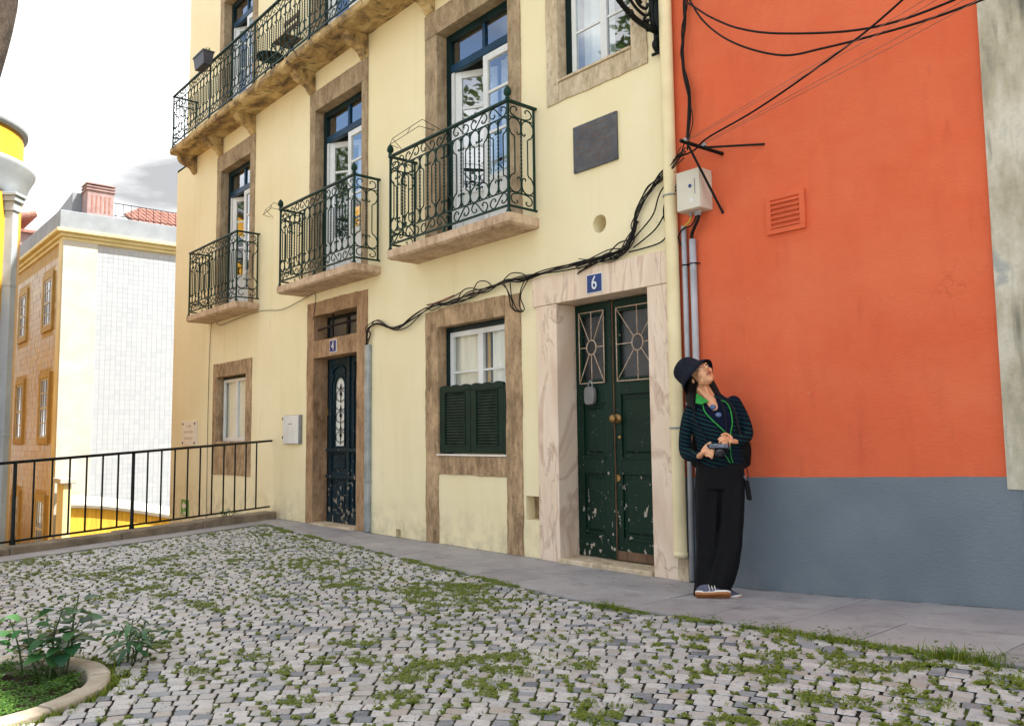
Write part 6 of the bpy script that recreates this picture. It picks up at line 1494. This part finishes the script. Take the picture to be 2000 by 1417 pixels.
        for sg in (-1, 1):
            for k in range(3):
                x = .42+.085*k
                MB().tube([P((x+.03)*L, sg*.0425, .030), P((x-.01)*L, sg*.040, .052), P((x-.05)*L, sg*.025, .074)], .005, 5, True, 0, .5).build('stripe', 'shoe_white', t)
        for k in range(4): MB().tube([P((.36+.08*k)*L, -.014, .083-.010*k), P((.36+.08*k)*L, .014, .083-.010*k)], .003, 5).build('lace', 'shoe_white', t)
    shoe((-.150, .125, .022), (.072, .185, .034), .62, 0, '')
    shoe((-.02, -.06, .003), (.138, .120, .003), 0, 0, '')
    # camera held at the waist
    cm = thing('camera', 'compact black and silver camera held at the waist by its strap', 'camera', tuple(W(.03, .17, 1.02)))
    fx = Vector((1, 0, .0)); ld = Vector((.02, .62, -.78)).normalized(); cu = Vector((0, .78, .62)).normalized(); cc = Vector((.030, .175, 1.020))
    def Cp(x, y, z): return WV(cc+fx*x+cu*y+ld*z)
    def cbox(x0, x1, y0, y1, z0, z1): return MB().add([Cp(x, y, z) for z in (z0, z1) for x, y in ((x0, y0), (x1, y0), (x1, y1), (x0, y1))], [(3, 2, 1, 0), (4, 5, 6, 7), (0, 1, 5, 4), (1, 2, 6, 5), (2, 3, 7, 6), (3, 0, 4, 7)])
    cbox(-.062, .062, -.034, .022, -.018, .016).build('camera_body', 'camera_black', cm, bevel=.006, fix=True)
    cbox(-.062, .062, .0225, .036, -.018, .016).build('top_plate', 'camera_silver', cm, bevel=.005, fix=True)
    Ax = Cp(0, 0, 1)-Cp(0, 0, 0); Cu = Cp(0, 1, 0)-Cp(0, 0, 0)
    MB().lathe([(.030, .016), (.031, .03), (.028, .032), (.029, .05), (.032, .052), (.032, .062), (.028, .064)], Cp(.006, -.004, 0), Ax, 20).build('lens_barrel', 'camera_black', cm, smooth=True)
    MB().lathe([(.0325, .035), (.0325, .040)], Cp(.006, -.004, 0), Ax, 20).build('focus_ring', 'camera_silver', cm); MB().lathe([(.025, .0642), (.012, .068), (.002, .069)], Cp(.006, -.004, 0), Ax, 18).build('front_lens', 'lens_glass', cm, smooth=True)
    for x, rr in ((-.045, .009), (-.02, .012), (.045, .008)): MB().lathe([(rr, .036), (rr, .043), (rr*.8, .045)], Cp(x, 0, 0), Cu, 14).build('dial', 'camera_silver', cm)
    for x in (-.065, .066): MB().tube([Cp(x+.009*cos(2*pi*k/10), .018, .009*sin(2*pi*k/10)) for k in range(11)], .002, 5).build('strap_ring', 'camera_silver', cm)
    for seq in ([WV((-.105, -.02, 1.40)), surf(-.78, 1.33, .016), surf(-.72, 1.25, .018), surf(-.55, 1.15, .018), surf(-.42, 1.07, .022), Cp(-.066, .02, 0)], [WV((.025, -.03, 1.41)), surf(.38, 1.34, .018), surf(.36, 1.26, .020), surf(.32, 1.16, .020), surf(.28, 1.10, .022), Cp(.066, .02, 0)]):
        MB().tube(catmull(seq, 5), .011, 6, True, 0, .35).build('strap', 'strap_cloth', cm, smooth=True)
    g = thing('sunglasses', 'sunglasses with bluish lenses hooked in the neck of the shirt', 'sunglasses', tuple(W(.0, .1, 1.28)))
    for a, c in ((.02, 1.305), (.14, 1.245)):
        ctr = surf(a, c, .020); nrm = (surf(a, c, .05)-ctr).normalized()
        MB().lathe([(.021, 0), (.022, .002), (.015, .004), (.002, .005)], ctr, nrm, 16, sx=1., sy=.82).build('lens', 'sunglass_lens', g, smooth=True)
    MB().tube([surf(.06, 1.285, .024), surf(.10, 1.265, .024)], .0025, 5).build('bridge', 'black_plastic', g); MB().tube([surf(.0, 1.325, .022), surf(-.02, 1.335, .012)], .002, 5).build('temple', 'black_plastic', g)
    # backpack and hanging case
    bp = thing('backpack', 'small black backpack worn behind the jacket', 'bag', tuple(W(.1, -.12, .9)))
    bb = MB(); loft(bb, [(.875, .05, -.115, .17, .04), (.90, .05, -.12, .205, .055), (1.0, .05, -.125, .215, .06), (1.10, .05, -.12, .205, .055), (1.20, .04, -.115, .16, .04)], 24)
    bb.build('bag_body', 'bag_black', bp, smooth=True, fix=True)
    MB().tube(catmull([surf(.75, 1.34, .012), surf(.86, 1.26, .014), surf(1.0, 1.15, .014), surf(1.2, 1.05, .014), W(.19, -.08, .95)], 5), .011, 6, True, 0, .4).build('shoulder_strap', 'strap_cloth', bp, smooth=True)
    MB().tube([W(.235, -.07, 1.06), W(.262, -.05, 1.045)], .006, 6).build('buckle', 'brass', bp)
    hc = thing('pouch', 'narrow black pouch dangling on cords at the hip', 'pouch', tuple(W(.215, .02, .7)))
    MB().add([W(.195+dx, .03+dy, .80-.0) for dx, dy in ((0, 0), (.034, .0), (.034, .03), (0, .03))] + [W(.212+dx, .03+dy, .665) for dx, dy in ((0, 0), (.034, .0), (.034, .03), (0, .03))], [(0, 1, 2, 3), (7, 6, 5, 4), (0, 4, 5, 1), (1, 5, 6, 2), (2, 6, 7, 3), (3, 7, 4, 0)]).build('case', 'bag_black', hc, bevel=.008, fix=True)
    for dx in (.006, .028): MB().tube(catmull([W(.195+dx, .045, .80), W(.190+dx*1.2, .045, .86), W(.17+dx, .06, .93)], 5), .0035, 5).build('cord', 'strap_cloth', hc, smooth=True)
    MB().tube([W(.201, .045, .812), W(.199, .045, .835)], .006, 6).build('clip', 'camera_silver', hc)
person()
